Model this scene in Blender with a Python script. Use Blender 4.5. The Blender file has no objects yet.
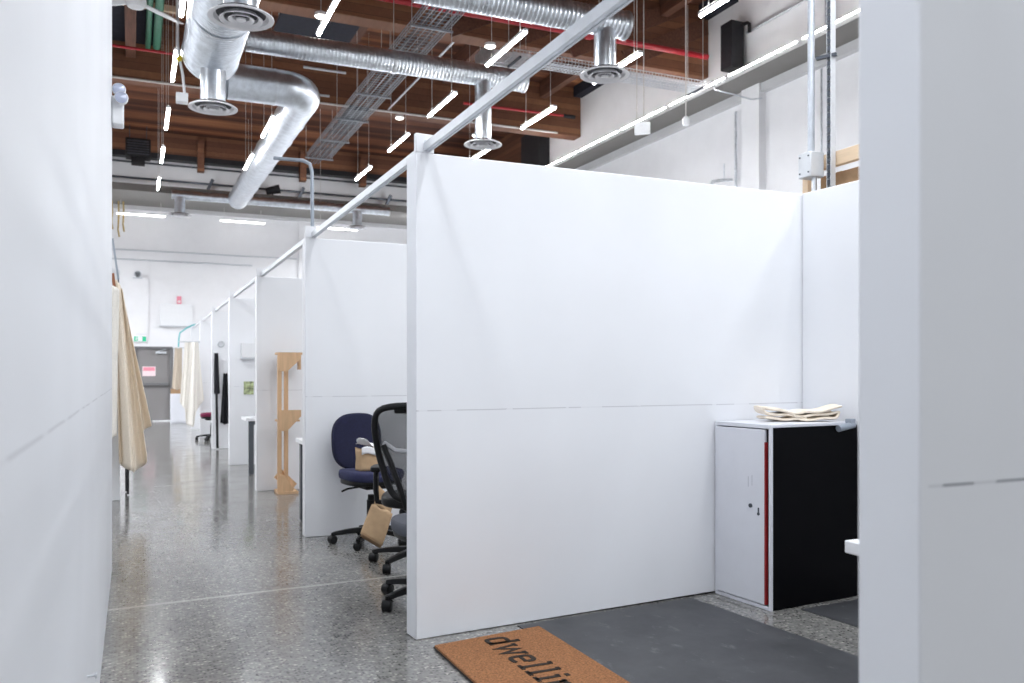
import bpy, bmesh, math, random
from mathutils import Vector, Matrix
random.seed(7)
R = math.radians
PI = math.pi
scene = bpy.context.scene
col = scene.collection

# ------------------------------------------------------------------ materials
def newmat(name):
    m = bpy.data.materials.new(name); m.use_nodes = True
    nt = m.node_tree; b = nt.nodes['Principled BSDF']
    return m, nt, b

def link(nt, a, ao, b, bi): nt.links.new(a.outputs[ao], b.inputs[bi])

def ramp(nt, stops, interp='LINEAR'):
    n = nt.nodes.new('ShaderNodeValToRGB'); n.color_ramp.interpolation = interp
    el = n.color_ramp.elements
    while len(el) < len(stops): el.new(0.5)
    for e, (p, c) in zip(el, stops):
        e.position = p; e.color = (c[0], c[1], c[2], 1)
    return n

def noise(nt, scale, detail=3, rough=0.55, vec=None):
    n = nt.nodes.new('ShaderNodeTexNoise'); n.inputs['Scale'].default_value = scale
    n.inputs['Detail'].default_value = detail; n.inputs['Roughness'].default_value = rough
    if vec: nt.links.new(vec, n.inputs['Vector'])
    return n

def objco(nt, scale=(1, 1, 1)):
    t = nt.nodes.new('ShaderNodeTexCoord')
    mp = nt.nodes.new('ShaderNodeMapping'); mp.inputs['Scale'].default_value = scale
    nt.links.new(t.outputs['Object'], mp.inputs['Vector'])
    return mp.outputs['Vector']

def mth(nt, op, a, b=None, c=None):
    n = nt.nodes.new('ShaderNodeMath'); n.operation = op
    for i, v in enumerate((a, b, c)):
        if v is None: continue
        if isinstance(v, (int, float)): n.inputs[i].default_value = v
        else: nt.links.new(v, n.inputs[i])
    return n.outputs[0]

def mixc(nt, fac, a, b):
    n = nt.nodes.new('ShaderNodeMix'); n.data_type = 'RGBA'
    for k, v in ((0, fac), (6, a), (7, b)):
        if isinstance(v, (int, float)): n.inputs[k].default_value = v
        elif isinstance(v, tuple): n.inputs[k].default_value = (*v, 1)
        else: nt.links.new(v, n.inputs[k])
    return n.outputs[2]

def bump(nt, b, h, strength=0.2, dist=0.01):
    n = nt.nodes.new('ShaderNodeBump'); n.inputs['Strength'].default_value = strength
    n.inputs['Distance'].default_value = dist
    nt.links.new(h, n.inputs['Height']); nt.links.new(n.outputs[0], b.inputs['Normal'])

def mat(name, c, rough=0.6, metal=0.0, var=0.08, nscale=12, bmp=0.05, scale=(1, 1, 1), spec=0.5):
    m, nt, b = newmat(name)
    v = objco(nt, scale)
    n = noise(nt, nscale, 4, 0.6, v)
    lo = tuple(max(0, x * (1 - var)) for x in c); hi = tuple(min(1, x * (1 + var)) for x in c)
    r = ramp(nt, [(0.3, lo), (0.7, hi)])
    link(nt, n, 'Fac', r, 'Fac'); link(nt, r, 'Color', b, 'Base Color')
    b.inputs['Roughness'].default_value = rough; b.inputs['Metallic'].default_value = metal
    b.inputs['Specular IOR Level'].default_value = spec
    if bmp: bump(nt, b, n.outputs['Fac'], bmp, 0.01)
    return m

def emit(name, c, s):
    m, nt, b = newmat(name)
    b.inputs['Base Color'].default_value = (0.9, 0.9, 0.9, 1)
    b.inputs['Emission Color'].default_value = (*c, 1); b.inputs['Emission Strength'].default_value = s
    return m

def panel_mat(name, c, seam, seamcol, dark=0.35, face=1, xmin=-9):
    """painted plywood sheets with one horizontal joint at height `seam` (object z)"""
    m, nt, b = newmat(name)
    v = objco(nt)
    n = noise(nt, 1.3, 3, 0.5, v)
    r = ramp(nt, [(0.3, tuple(x * 0.97 for x in c)), (0.7, tuple(min(1, x * 1.02) for x in c))])
    link(nt, n, 'Fac', r, 'Fac')
    sx = nt.nodes.new('ShaderNodeSeparateXYZ'); nt.links.new(v, sx.inputs[0])
    wob = noise(nt, 1.5, 2, 0.5, v)
    zz = mth(nt, 'SUBTRACT', sx.outputs['Z'], seam)
    zz = mth(nt, 'ADD', zz, mth(nt, 'MULTIPLY', mth(nt, 'SUBTRACT', wob.outputs['Fac'], 0.5), 0.006))
    d = mth(nt, 'ABSOLUTE', zz)
    line = mth(nt, 'LESS_THAN', d, 0.0028)
    brk = noise(nt, 3.5, 2, 0.7, v)
    g = mth(nt, 'GREATER_THAN', brk.outputs['Fac'], 0.46)
    tc = nt.nodes.new('ShaderNodeTexCoord'); sn = nt.nodes.new('ShaderNodeSeparateXYZ'); nt.links.new(tc.outputs['Normal'], sn.inputs[0])
    line = mth(nt, 'MULTIPLY', line, mth(nt, 'GREATER_THAN', mth(nt, 'ABSOLUTE', sn.outputs[face]), 0.6))
    line = mth(nt, 'MULTIPLY', line, mth(nt, 'GREATER_THAN', sx.outputs['X'], xmin))
    f = mth(nt, 'MULTIPLY', mth(nt, 'MULTIPLY', line, mth(nt, 'ADD', mth(nt, 'MULTIPLY', g, 0.75), 0.25)), dark)
    cc = mixc(nt, f, r.outputs['Color'], seamcol)
    # faint scuffs low down and roller marks
    sc = noise(nt, 6, 6, 0.75, objco(nt, (1, 1, 0.35)))
    rs = ramp(nt, [(0.66, (0, 0, 0)), (0.8, (1, 1, 1))]); link(nt, sc, 'Fac', rs, 'Fac')
    cc = mixc(nt, mth(nt, 'MULTIPLY', rs.outputs['Color'], 0.10), cc, tuple(x * 0.72 for x in c))
    nt.links.new(cc, b.inputs['Base Color'])
    b.inputs['Roughness'].default_value = 0.5; b.inputs['Specular IOR Level'].default_value = 0.3
    fine = noise(nt, 90, 2, 0.5, v)
    bump(nt, b, fine.outputs['Fac'], 0.03, 0.004)
    return m

def concrete_mat():
    m, nt, b = newmat('polished aggregate concrete')
    v = objco(nt)
    vo = nt.nodes.new('ShaderNodeTexVoronoi'); vo.inputs['Scale'].default_value = 62
    nt.links.new(v, vo.inputs['Vector'])
    sep = nt.nodes.new('ShaderNodeSeparateColor'); nt.links.new(vo.outputs['Color'], sep.inputs[0])
    r1 = ramp(nt, [(0.0, (0.055, 0.055, 0.052)), (0.35, (0.14, 0.137, 0.13)), (0.62, (0.20, 0.197, 0.188)),
                   (0.86, (0.30, 0.29, 0.27)), (1.0, (0.46, 0.44, 0.40))])
    nt.links.new(sep.outputs[0], r1.inputs['Fac'])
    mort = ramp(nt, [(0.28, (0, 0, 0)), (0.5, (1, 1, 1))]); nt.links.new(vo.outputs['Distance'], mort.inputs['Fac'])
    c = mixc(nt, mth(nt, 'MULTIPLY', mort.outputs['Color'], 0.75), r1.outputs['Color'], (0.215, 0.212, 0.205))
    big = noise(nt, 0.9, 4, 0.6, v)
    rb = ramp(nt, [(0.3, (0.78, 0.78, 0.78)), (0.7, (1.15, 1.15, 1.15))]); link(nt, big, 'Fac', rb, 'Fac')
    mul = nt.nodes.new('ShaderNodeMix'); mul.data_type = 'RGBA'; mul.blend_type = 'MULTIPLY'; mul.inputs[0].default_value = 1
    nt.links.new(c, mul.inputs[6]); nt.links.new(rb.outputs['Color'], mul.inputs[7]); c = mul.outputs[2]
    # pale worn streaks across the aisle
    st = noise(nt, 2.2, 4, 0.65, objco(nt, (0.5, 2.6, 1)))
    rs = ramp(nt, [(0.64, (0, 0, 0)), (0.72, (1, 1, 1))]); link(nt, st, 'Fac', rs, 'Fac')
    c = mixc(nt, mth(nt, 'MULTIPLY', rs.outputs['Color'], 0.30), c, (0.36, 0.355, 0.34))
    # filled saw cut joints
    sx = nt.nodes.new('ShaderNodeSeparateXYZ'); nt.links.new(v, sx.inputs[0])
    wob = noise(nt, 2.0, 2, 0.5, v)
    yy = mth(nt, 'SUBTRACT', sx.outputs['Y'], mth(nt, 'MULTIPLY', sx.outputs['X'], 0.07))
    yy = mth(nt, 'ADD', yy, mth(nt, 'MULTIPLY', wob.outputs['Fac'], 0.03))
    j = None
    for y0, wd, k in ((5.325, 0.02, 0.55), (7.35, 0.009, 0.22), (10.9, 0.02, 0.3)):
        l = mth(nt, 'MULTIPLY', mth(nt, 'LESS_THAN', mth(nt, 'ABSOLUTE', mth(nt, 'SUBTRACT', yy, y0)), wd), k)
        j = l if j is None else mth(nt, 'ADD', j, l)
    c = mixc(nt, j, c, (0.43, 0.42, 0.40))
    nt.links.new(c, b.inputs['Base Color'])
    rn = noise(nt, 3.0, 3, 0.6, v)
    rr = ramp(nt, [(0.3, (0.09, 0.09, 0.09)), (0.75, (0.2, 0.2, 0.2))]); link(nt, rn, 'Fac', rr, 'Fac')
    nt.links.new(rr.outputs['Color'], b.inputs['Roughness'])
    b.inputs['Specular IOR Level'].default_value = 0.55
    bump(nt, b, vo.outputs['Distance'], 0.012, 0.002)
    return m

def plank_mat(name, pitch, axis, stops, rough=0.7):
    m, nt, b = newmat(name)
    v = objco(nt)
    sx = nt.nodes.new('ShaderNodeSeparateXYZ'); nt.links.new(v, sx.inputs[0])
    a = sx.outputs[axis]
    q = mth(nt, 'DIVIDE', a, pitch); fl = mth(nt, 'FLOOR', q); fr = mth(nt, 'FRACT', q)
    wn = nt.nodes.new('ShaderNodeTexWhiteNoise'); wn.noise_dimensions = '1D'; nt.links.new(fl, wn.inputs['W'])
    grain = noise(nt, 1.0, 5, 0.65, objco(nt, (1.2, 14, 14) if axis == 'Y' else (14, 1.2, 14)))
    big = noise(nt, 0.35, 3, 0.5, v)
    f = mth(nt, 'ADD', mth(nt, 'MULTIPLY', wn.outputs['Value'], 0.4), mth(nt, 'MULTIPLY', grain.outputs['Fac'], 0.3))
    f = mth(nt, 'ADD', f, mth(nt, 'MULTIPLY', mth(nt, 'SUBTRACT', big.outputs['Fac'], 0.2), 0.5))
    r = ramp(nt, stops); nt.links.new(f, r.inputs['Fac'])
    gap = mth(nt, 'LESS_THAN', fr, 0.05)
    c = mixc(nt, mth(nt, 'MULTIPLY', gap, 0.7), r.outputs['Color'], (0.02, 0.012, 0.008))
    nt.links.new(c, b.inputs['Base Color']); b.inputs['Roughness'].default_value = rough
    bump(nt, b, grain.outputs['Fac'], 0.15, 0.01)
    return m

def mesh_fabric(name, c, open_):
    m, nt, b = newmat(name)
    b.inputs['Base Color'].default_value = (*c, 1); b.inputs['Roughness'].default_value = 0.7
    tr = nt.nodes.new('ShaderNodeBsdfTransparent'); mx = nt.nodes.new('ShaderNodeMixShader')
    n = noise(nt, 220, 1, 0.5, objco(nt))
    f = mth(nt, 'ADD', mth(nt, 'MULTIPLY', n.outputs['Fac'], 0.2), open_ - 0.1)
    nt.links.new(f, mx.inputs[0]); nt.links.new(b.outputs[0], mx.inputs[1]); nt.links.new(tr.outputs[0], mx.inputs[2])
    nt.links.new(mx.outputs[0], nt.nodes['Material Output'].inputs['Surface'])
    return m

WHITE = (0.85, 0.863, 0.895)
# light levels
GK = dict(world=.40, tubes=1.75, up=.85, strips=.9, back=.62, booth=.97, mid=.95, nb=.12, rt=.6, lf=1.4, far=1.62)
M = dict(
    panel=panel_mat('white painted plywood', WHITE, 1.145, (0.35, 0.35, 0.38), 0.42),
    panel_fg=panel_mat('white painted plywood scuffed', WHITE, 1.128, (0.22, 0.23, 0.26), 0.75, 1, 0.022),
    panel_left=panel_mat('white painted wall sheets', (0.715, 0.73, 0.765), 1.233, (0.35, 0.35, 0.38), 0.42, 0),  # greyer than the other panels, to offset strong lamp light on this wall
    wall=mat('white painted block wall', (0.82, 0.82, 0.84), 0.7, var=0.02, nscale=3, bmp=0.03),
    bracket=mat('white painted timber', (0.82, 0.83, 0.86), 0.5, var=0.03),
    floor=concrete_mat(),
    deck=plank_mat('brown timber deck', 0.16, 'Y', [(0.15, (0.03, 0.010, 0.007)), (0.42, (0.10, 0.033, 0.018)), (0.65, (0.25, 0.092, 0.042)), (0.88, (0.50, 0.22, 0.09))]),
    beam=plank_mat('brown glued timber', 0.14, 'Z', [(0.1, (0.07, 0.024, 0.014)), (0.5, (0.17, 0.068, 0.034)), (0.95, (0.36, 0.17, 0.08))]),
    joist=mat('dark red brown timber', (0.115, 0.047, 0.028), 0.75, var=0.35, nscale=3, scale=(8, 0.6, 8)),
    black=mat('black paint', (0.012, 0.012, 0.015), 0.5, var=0.3),
    navyblack=mat('flat dark navy', (0.012, 0.013, 0.024), 0.9, var=0.3),  # near black tone; the ceiling sheets use it as painted shade
    galv=mat('galvanised spiral duct', (0.70, 0.745, 0.80), 0.31, 0.93, var=0.16, nscale=9, bmp=0.04),
    conduitm=mat('dull conduit steel', (0.50, 0.53, 0.58), 0.3, 0.8, var=0.12),
    traymetal=mat('dull cable tray wire', (0.33, 0.35, 0.38), 0.5, 0.6, var=0.1),
    galv2=mat('galvanised steel', (0.70, 0.73, 0.77), 0.38, 0.8, var=0.14, nscale=14),
    darkmetal=mat('dark steel', (0.09, 0.10, 0.12), 0.45, 0.7, var=0.2),
    alu=mat('pale grey metal rail', (0.60, 0.62, 0.65), 0.42, 0.3, var=0.05),
    diff=mat('pale grey diffuser paint', (0.80, 0.80, 0.83), 0.45, 0.1, var=0.04),
    diffdark=mat('diffuser throat', (0.05, 0.05, 0.06), 0.6),
    soffit=mat('grey ledge soffit paint', (0.20, 0.19, 0.18), 0.6, var=0.05, nscale=2),
    soffit2=mat('pale grey trim paint', (0.55, 0.55, 0.56), 0.55, var=0.04, nscale=2),
    tube=emit('lit tube', (0.96, 0.975, 1.0), 46.0 * GK['tubes']),
    strip=emit('lit strip', (1.0, 0.98, 0.96), 40.0 * GK['strips']),
    farstrip=emit('lit far tube', (1.0, 0.98, 0.96), 9.0),
    rlamp=emit('lit round lamp', (1.0, 0.96, 0.9), 6.0),
    uplight=emit('lit upper diffuser', (1.0, 0.97, 0.93), 17.0 * GK['up']),
    housing=mat('white lamp housing', (0.8, 0.8, 0.82), 0.4, var=0.02),
    wire=mat('pale hanging wire', (0.66, 0.64, 0.62), 0.4, 0.3),
    red=mat('red sprinkler pipe', (0.42, 0.025, 0.035), 0.35, var=0.1),
    green=mat('green pipe', (0.06, 0.20, 0.13), 0.5, var=0.15),
    whitep=mat('white plastic', (0.82, 0.83, 0.85), 0.4, var=0.02),
    lens=mat('lamp lens', (0.50, 0.54, 0.68), 0.15, 0.3, var=0.1),
    canvas=mat('cream canvas', (0.86, 0.765, 0.64), 0.9, var=0.05, nscale=60, bmp=0.12),
    canvas2=mat('pale cream canvas', (0.85, 0.82, 0.76), 0.9, var=0.04, nscale=60, bmp=0.12),
    canvas3=mat('tan canvas', (0.55, 0.47, 0.38), 0.9, var=0.05, nscale=60, bmp=0.12),
    blackcloth=mat('black cloth', (0.010, 0.010, 0.014), 0.95, var=0.2, nscale=30),
    navy=mat('navy upholstery', (0.011, 0.0125, 0.043), 0.9, var=0.18, nscale=70, bmp=0.1),
    navyseat=mat('worn navy upholstery', (0.026, 0.029, 0.082), 0.9, var=0.18, nscale=70, bmp=0.1),
    greyseat=mat('slate grey upholstery', (0.085, 0.09, 0.11), 0.9, var=0.1, nscale=70, bmp=0.1),
    burg=mat('burgundy upholstery', (0.16, 0.012, 0.05), 0.9, var=0.15, nscale=70),
    plastic=mat('black plastic', (0.006, 0.006, 0.007), 0.42, var=0.2, spec=0.3),
    meshf=mesh_fabric('black mesh weave', (0.05, 0.05, 0.055), 0.5),
    greyplastic=mat('grey plastic', (0.38, 0.38, 0.40), 0.4, var=0.1),
    kraft=mat('kraft paper', (0.50, 0.34, 0.20), 0.8, var=0.08, nscale=20),
    paper=mat('white paper', (0.85, 0.85, 0.87), 0.7, var=0.02),
    cardboard=mat('cardboard', (0.36, 0.23, 0.13), 0.8, var=0.08, nscale=20),
    ply=mat('raw plywood', (0.66, 0.43, 0.25), 0.6, var=0.12, nscale=3, scale=(10, 10, 1)),
    pine=mat('raw pine', (0.72, 0.55, 0.38), 0.6, var=0.1, nscale=3, scale=(10, 1, 10)),
    desk=mat('white desk laminate', (0.84, 0.85, 0.87), 0.35, var=0.02),
    deskleg=mat('grey powder coat', (0.10, 0.11, 0.125), 0.45, 0.3, var=0.05),
    cabwhite=mat('white cabinet paint', (0.74, 0.755, 0.81), 0.4, var=0.03, nscale=4),
    cabred=mat('red paint edge', (0.33, 0.018, 0.02), 0.5, var=0.2),
    coir=mat('coir fibre', (0.275, 0.118, 0.046), 1.0, var=0.5, nscale=110, bmp=0.6),
    coirink=mat('black printed fibre', (0.025, 0.017, 0.012), 1.0, var=0.4, nscale=260, bmp=0.5),
    matedge=mat('dark mat backing', (0.03, 0.025, 0.02), 0.9),
    steeldoor=mat('grey steel door', (0.235, 0.225, 0.225), 0.5, var=0.03, nscale=2),
    doorframe=mat('grey door frame', (0.15, 0.15, 0.155), 0.5, var=0.03),
    pink=mat('pink print', (0.80, 0.28, 0.36), 0.6, var=0.05),
    palepink=mat('pale pink sheet', (0.86, 0.70, 0.73), 0.6, var=0.03),
    exitgreen=mat('exit sign green', (0.02, 0.52, 0.27), 0.4, var=0.05),
    teal=mat('teal plastic', (0.16, 0.52, 0.55), 0.4, var=0.1),
    brown=mat('brown wood peg', (0.30, 0.11, 0.05), 0.6, var=0.1),
    strap=mat('yellow brown strap', (0.42, 0.30, 0.12), 0.8, var=0.1),
    yellow=mat('yellow plastic', (0.85, 0.65, 0.03), 0.4),
    photo1=mat('leafy print', (0.35, 0.40, 0.22), 0.5, var=0.9, nscale=18, bmp=0),
    clampgrey=mat('blue grey metal', (0.34, 0.38, 0.44), 0.4, 0.3, var=0.1),
    pencil=mat('pencil line', (0.35, 0.36, 0.40), 0.9),
)

def mat_and_floor_shade():
    m, nt, b = newmat('scuffed dark grey rubber')
    v = objco(nt)
    n = noise(nt, 3, 5, 0.7, v); n2 = noise(nt, 9, 6, 0.8, objco(nt, (1, 0.6, 1)))
    r = ramp(nt, [(0.3, (0.032, 0.034, 0.039)), (0.7, (0.062, 0.064, 0.070))]); link(nt, n, 'Fac', r, 'Fac')
    s = ramp(nt, [(0.58, (0, 0, 0)), (0.74, (1, 1, 1))]); link(nt, n2, 'Fac', s, 'Fac')
    c = mixc(nt, mth(nt, 'MULTIPLY', s.outputs['Color'], 0.6), r.outputs['Color'], (0.22, 0.225, 0.23))
    nt.links.new(c, b.inputs['Base Color']); b.inputs['Roughness'].default_value = 0.55
    return m
M['rubber'] = mat_and_floor_shade()  # also colours the sheet that stands in for floor shade

def cab_black():
    m, nt, b = newmat('black painted board with chips')
    v = objco(nt)
    vo = nt.nodes.new('ShaderNodeTexNoise'); vo.inputs['Scale'].default_value = 14; vo.inputs['Detail'].default_value = 2
    nt.links.new(v, vo.inputs['Vector'])
    s = ramp(nt, [(0.765, (0, 0, 0)), (0.775, (1, 1, 1))]); link(nt, vo, 'Fac', s, 'Fac')
    c = mixc(nt, mth(nt, 'MULTIPLY', s.outputs['Color'], 0.5), (0.003, 0.003, 0.004), (0.25, 0.25, 0.27))
    nt.links.new(c, b.inputs['Base Color']); b.inputs['Roughness'].default_value = 0.45
    b.inputs['Specular IOR Level'].default_value = 0.06
    return m
M['cabblack'] = cab_black()

# ------------------------------------------------------------------ mesh kit
class B:
    def __init__(s): s.bm = bmesh.new()
    def box(s, x0, x1, y0, y1, z0, z1, mt=None):
        vs = [s.bm.verts.new(p) for p in ((x0, y0, z0), (x1, y0, z0), (x1, y1, z0), (x0, y1, z0), (x0, y0, z1), (x1, y0, z1), (x1, y1, z1), (x0, y1, z1))]
        if mt is not None:
            for v in vs: v.co = mt @ v.co
        for f in ((0, 3, 2, 1), (4, 5, 6, 7), (0, 1, 5, 4), (1, 2, 6, 5), (2, 3, 7, 6), (3, 0, 4, 7)):
            s.bm.faces.new([vs[i] for i in f])
        return s
    def bar(s, p0, p1, w, h, up=(0, 0, 1)):
        p0, p1 = Vector(p0), Vector(p1); d = (p1 - p0); L = d.length; d.normalize()
        u = Vector(up)
        if abs(d.dot(u)) > 0.98: u = Vector((1, 0, 0))
        r = d.cross(u).normalized(); u = r.cross(d)
        mt = Matrix((r, d, u)).transposed().to_4x4(); mt.translation = p0
        return s.box(-w / 2, w / 2, 0, L, -h / 2, h / 2, mt)
    def ring(s, c, ax, r, seg, ref=None):
        ax = Vector(ax).normalized()
        u = Vector((0, 0, 1)) if abs(ax.z) < 0.9 else Vector((1, 0, 0))
        if ref is not None: u = ref
        x = ax.cross(u).normalized(); y = ax.cross(x).normalized()
        return [s.bm.verts.new(Vector(c) + x * (r * math.cos(2 * PI * i / seg)) + y * (r * math.sin(2 * PI * i / seg))) for i in range(seg)]
    def loft(s, rings, cap=True):
        for a, b in zip(rings, rings[1:]):
            n = len(a)
            for i in range(n):
                s.bm.faces.new((a[i], a[(i + 1) % n], b[(i + 1) % n], b[i]))
        if cap:
            s.bm.faces.new(list(reversed(rings[0]))); s.bm.faces.new(rings[-1])
        return s
    def cyl(s, p0, p1, r0, r1=None, seg=12, cap=True):
        r1 = r0 if r1 is None else r1
        ax = Vector(p1) - Vector(p0)
        return s.loft([s.ring(p0, ax, r0, seg), s.ring(p1, ax, r1, seg)], cap)
    def tube(s, pts, r, seg=8, closed=False, radii=None):
        P = [Vector(p) for p in pts]; rings = []; ref = None
        n = len(P)
        for i, p in enumerate(P):
            if closed: t = (P[(i + 1) % n] - P[i - 1]).normalized()
            else: t = ((P[min(i + 1, n - 1)] - P[max(i - 1, 0)])).normalized()
            if ref is None: ref = Vector((0, 0, 1)) if abs(t.z) < 0.9 else Vector((1, 0, 0))
            x = t.cross(ref).normalized(); ref = x.cross(t).normalized()
            rr = radii[i] if radii else r
            rings.append([s.bm.verts.new(p + x * (rr * math.cos(2 * PI * k / seg)) + ref * (rr * math.sin(2 * PI * k / seg))) for k in range(seg)])
        if closed:
            s.loft(rings + [rings[0]], False)
        else: s.loft(rings)
        return s
    def lathe(s, prof, c=(0, 0, 0), ax=(0, 0, 1), seg=24, cap=False):
        ax = Vector(ax).normalized(); c = Vector(c)
        return s.loft([s.ring(c + ax * z, ax, max(r, 1e-4), seg) for r, z in prof], cap)
    def grid(s, fn, nu, nv):
        g = [[s.bm.verts.new(fn(i / nu, j / nv)) for j in range(nv + 1)] for i in range(nu + 1)]
        for i in range(nu):
            for j in range(nv):
                s.bm.faces.new((g[i][j], g[i + 1][j], g[i + 1][j + 1], g[i][j + 1]))
        return s
    def build(s, name, m, parent=None, bevel=0, solid=0, smooth=True, sub=0, loc=None, rz=0):
        bmesh.ops.recalc_face_normals(s.bm, faces=s.bm.faces)
        me = bpy.data.meshes.new(name); s.bm.to_mesh(me); s.bm.free()
        mats = m if isinstance(m, (list, tuple)) else [m]
        for mm in mats: me.materials.append(M[mm] if isinstance(mm, str) else mm)
        if smooth:
            for p in me.polygons: p.use_smooth = True
            me.set_sharp_from_angle(angle=R(38))
        o = bpy.data.objects.new(name, me); col.objects.link(o)
        if parent: o.parent = parent
        if loc: o.location = loc
        if rz: o.rotation_euler.z = rz
        if solid:
            q = o.modifiers.new('thickness', 'SOLIDIFY'); q.thickness = solid; q.offset = 0
        if sub:
            q = o.modifiers.new('smooth', 'SUBSURF'); q.levels = sub; q.render_levels = sub
        if bevel:
            q = o.modifiers.new('bevel', 'BEVEL'); q.width = bevel; q.segments = 2; q.limit_method = 'ANGLE'
        return o

def tag(o, label, cat, group=None):
    o['label'] = label; o['category'] = cat
    if group: o['group'] = group
    return o
def thing(name, label, cat, loc=(0, 0, 0), rz=0, group=None):
    o = bpy.data.objects.new(name, None); col.objects.link(o); o.empty_display_size = 0.1
    o.location = loc; o.rotation_euler = (0, 0, rz)
    return tag(o, label, cat, group)
def struct(o):
    o['kind'] = 'structure'; return o

def copy_tree(o, parent=None):
    c = o.copy(); col.objects.link(c)
    if parent: c.parent = parent
    for ch in list(o.children): copy_tree(ch, c)
    return c

# ------------------------------------------------------------------ the room
XR = 9.7; YF = 26.0; ZC = 8.1; XL = -6.5; YB = -4.0
struct(B().box(XL, XR, YB, YF + .3, -0.2, 0).build('floor', 'floor'))
deckz = ZC
ceil = struct(B().box(XL, XR + .3, YB, YF + .3, deckz, deckz + .2).build('ceiling', 'deck'))
for i in range(17):
    x = -5.7 + i * 1.2
    if x > 9.6: break
    B().box(x - .08, x + .08, YB, 17.75, 7.74, deckz - .002).build('joist', 'joist', ceil)
B().box(XL, XR, 12.85, 13.2, 6.8, deckz - .003).build('beam', 'beam', ceil, bevel=.01)
B().box(XL, XR, 17.75, 18.1, 6.95, deckz - .003).build('beam', 'beam', ceil, bevel=.01)
B().box(XL, XR, 8.1, 8.4, 7.2, deckz - .003).build('beam', 'beam', ceil, bevel=.01)

for y, xs in ((15.4, (-.9, .3, 1.5, 3.9, 6.3, 7.5)),):
    for x in xs:
        for q in (0, 1):
            B().bar((x + .09, y + .05 * q, 7.78 + .28 * q), (x + 1.11, y + .05 * q, 8.06 - .28 * q), .04, .07).build('cross_brace', 'pine', ceil)
for x in (5.2, 6.3, 7.4, 8.5):
    B().bar((x - .6, 12.83, 6.86), (min(x + 1.7, 9.62), 12.83, 6.86 + 1.15 * (min(x + 1.7, 9.62) - x + .6) / 2.3), .03, .3).build('diagonal_board', 'joist', ceil)
B().box(-.13, .05, 13.21, 17.74, 7.35, 7.735).build('girder', 'joist', ceil, bevel=.01)
B().box(-.9, .95, 15.9, 15.98, 7.625, 7.735).build('cross_board', 'pine', ceil, bevel=.005)
B().box(-.9, .15, 14.6, 14.68, 7.5, 7.7).build('cross_board', 'beam', ceil, bevel=.005)
B().box(-1.6, .45, 15.99, 17.74, 7.64, 7.70).build('bay_shade_panel', 'navyblack', ceil)  # dark sheet standing in for the unlit bay beside the girder
B().box(2.9, 3.75, 13.3, 14.2, 7.64, 7.70).build('bay_shade_panel', 'navyblack', ceil)  # dark sheet again, for the unlit bay behind the near beam
wf = struct(B().box(XL, XR + .3, YF, YF + .3, 0, 7.45).build('wall_far', 'wall'))
B().box(XL, XR + .3, YF - .25, YF + .3, 7.5, deckz).build('header_beam', 'beam', wf)
B().box(XL, XR + .3, YF - .3, YF + .1, 7.35, 7.5).build('header_plate', 'black', wf)
for x in (-1.0, 1.75, 4.6, 6.4):
    B().box(x - .09, x + .09, YF - .55, YF - .3, 7.05, 7.9).build('corbel', 'beam', wf)
B().box(4.55, 4.85, YF - .06, YF, 0, 5.95).build('pilaster', 'wall', wf)
B().box(0.05, 0.4, YF - .03, YF, 2.45, 5.95).build('pilaster', 'wall', wf)

wr = struct(B().box(XR, XR + .3, YB, 19.6, 0, deckz).build('wall_right', 'wall'))
B().box(XR, XR + .3, 19.6, YF, 0, 6.4).build('lower_wall', 'wall', wr)
B().box(XR, XR + .3, 19.6, YF, 6.4, deckz).build('timber_wall', 'beam', wr)
B().box(XR - .14, XR, 11.3, 11.75, 0, 6.2).build('pilaster', 'wall', wr)
B().box(XR - .22, XR, 12.0, 17.7, 7.86, deckz).build('wall_plate', 'navyblack', wr)
B().box(XR - .3, XR, 19.4, 20.5, 6.6, 7.6).build('black_post', 'black', wr)

struct(B().box(XL - .3, XL, YB, YF, 0, deckz).build('wall_back_left', 'wall'))
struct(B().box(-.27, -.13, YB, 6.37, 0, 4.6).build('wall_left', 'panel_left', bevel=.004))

# ledge soffits (right and far)
t1 = struct(B().box(9.02, XR, YB, YF - 2.34, 6.2, 6.24).build('trim_1', 'soffit'))
B().box(9.0, 9.02, YB, YF - 2.34, 6.18, 6.25).build('edge_strip', 'soffit2', t1)
B().box(9.6, XR, YB, YF - 2.34, 6.05, 6.2).build('ledger_strip', 'soffit2', t1)
t2 = struct(B().box(XL, XR, 23.7, YF, 6.02, 6.14).build('trim_2', 'soffit'))
B().box(XL, XR, 23.67, 23.70, 6.0, 6.18).build('edge_strip', 'soffit', t2)
B().box(XL, XR, 25.88, YF, 5.92, 6.02).build('ledger_strip', 'soffit2', t2)

# end door
d1 = struct(B().box(0.09, .95, YF - .05, YF + .02, 0.01, 2.03).build('door_1', 'steeldoor'))
f = B(); f.box(0.0, .09, YF - .1, YF, 0, 2.1); f.box(.95, 1.04, YF - .1, YF, 0, 2.1); f.box(0.09, .95, YF - .1, YF, 2.03, 2.1)
f.build('door_frame', 'doorframe', d1, bevel=.008)
B().box(.12, .93, YF - .13, YF - .05, 1.0, 1.08).build('push_bar', 'doorframe', d1, bevel=.01)
f = B(); f.box(.58, .86, YF - .14, YF - .06, 1.90, 1.96); f.bar((.62, YF - .1, 1.96), (.85, YF - .12, 2.03), .02, .02)
f.build('door_closer', 'galv2', d1, bevel=.008)
B().box(.5, 1.1, YF - .25, YF - .1, 0, .03).build('threshold', 'whitep', d1, bevel=.005)

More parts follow.
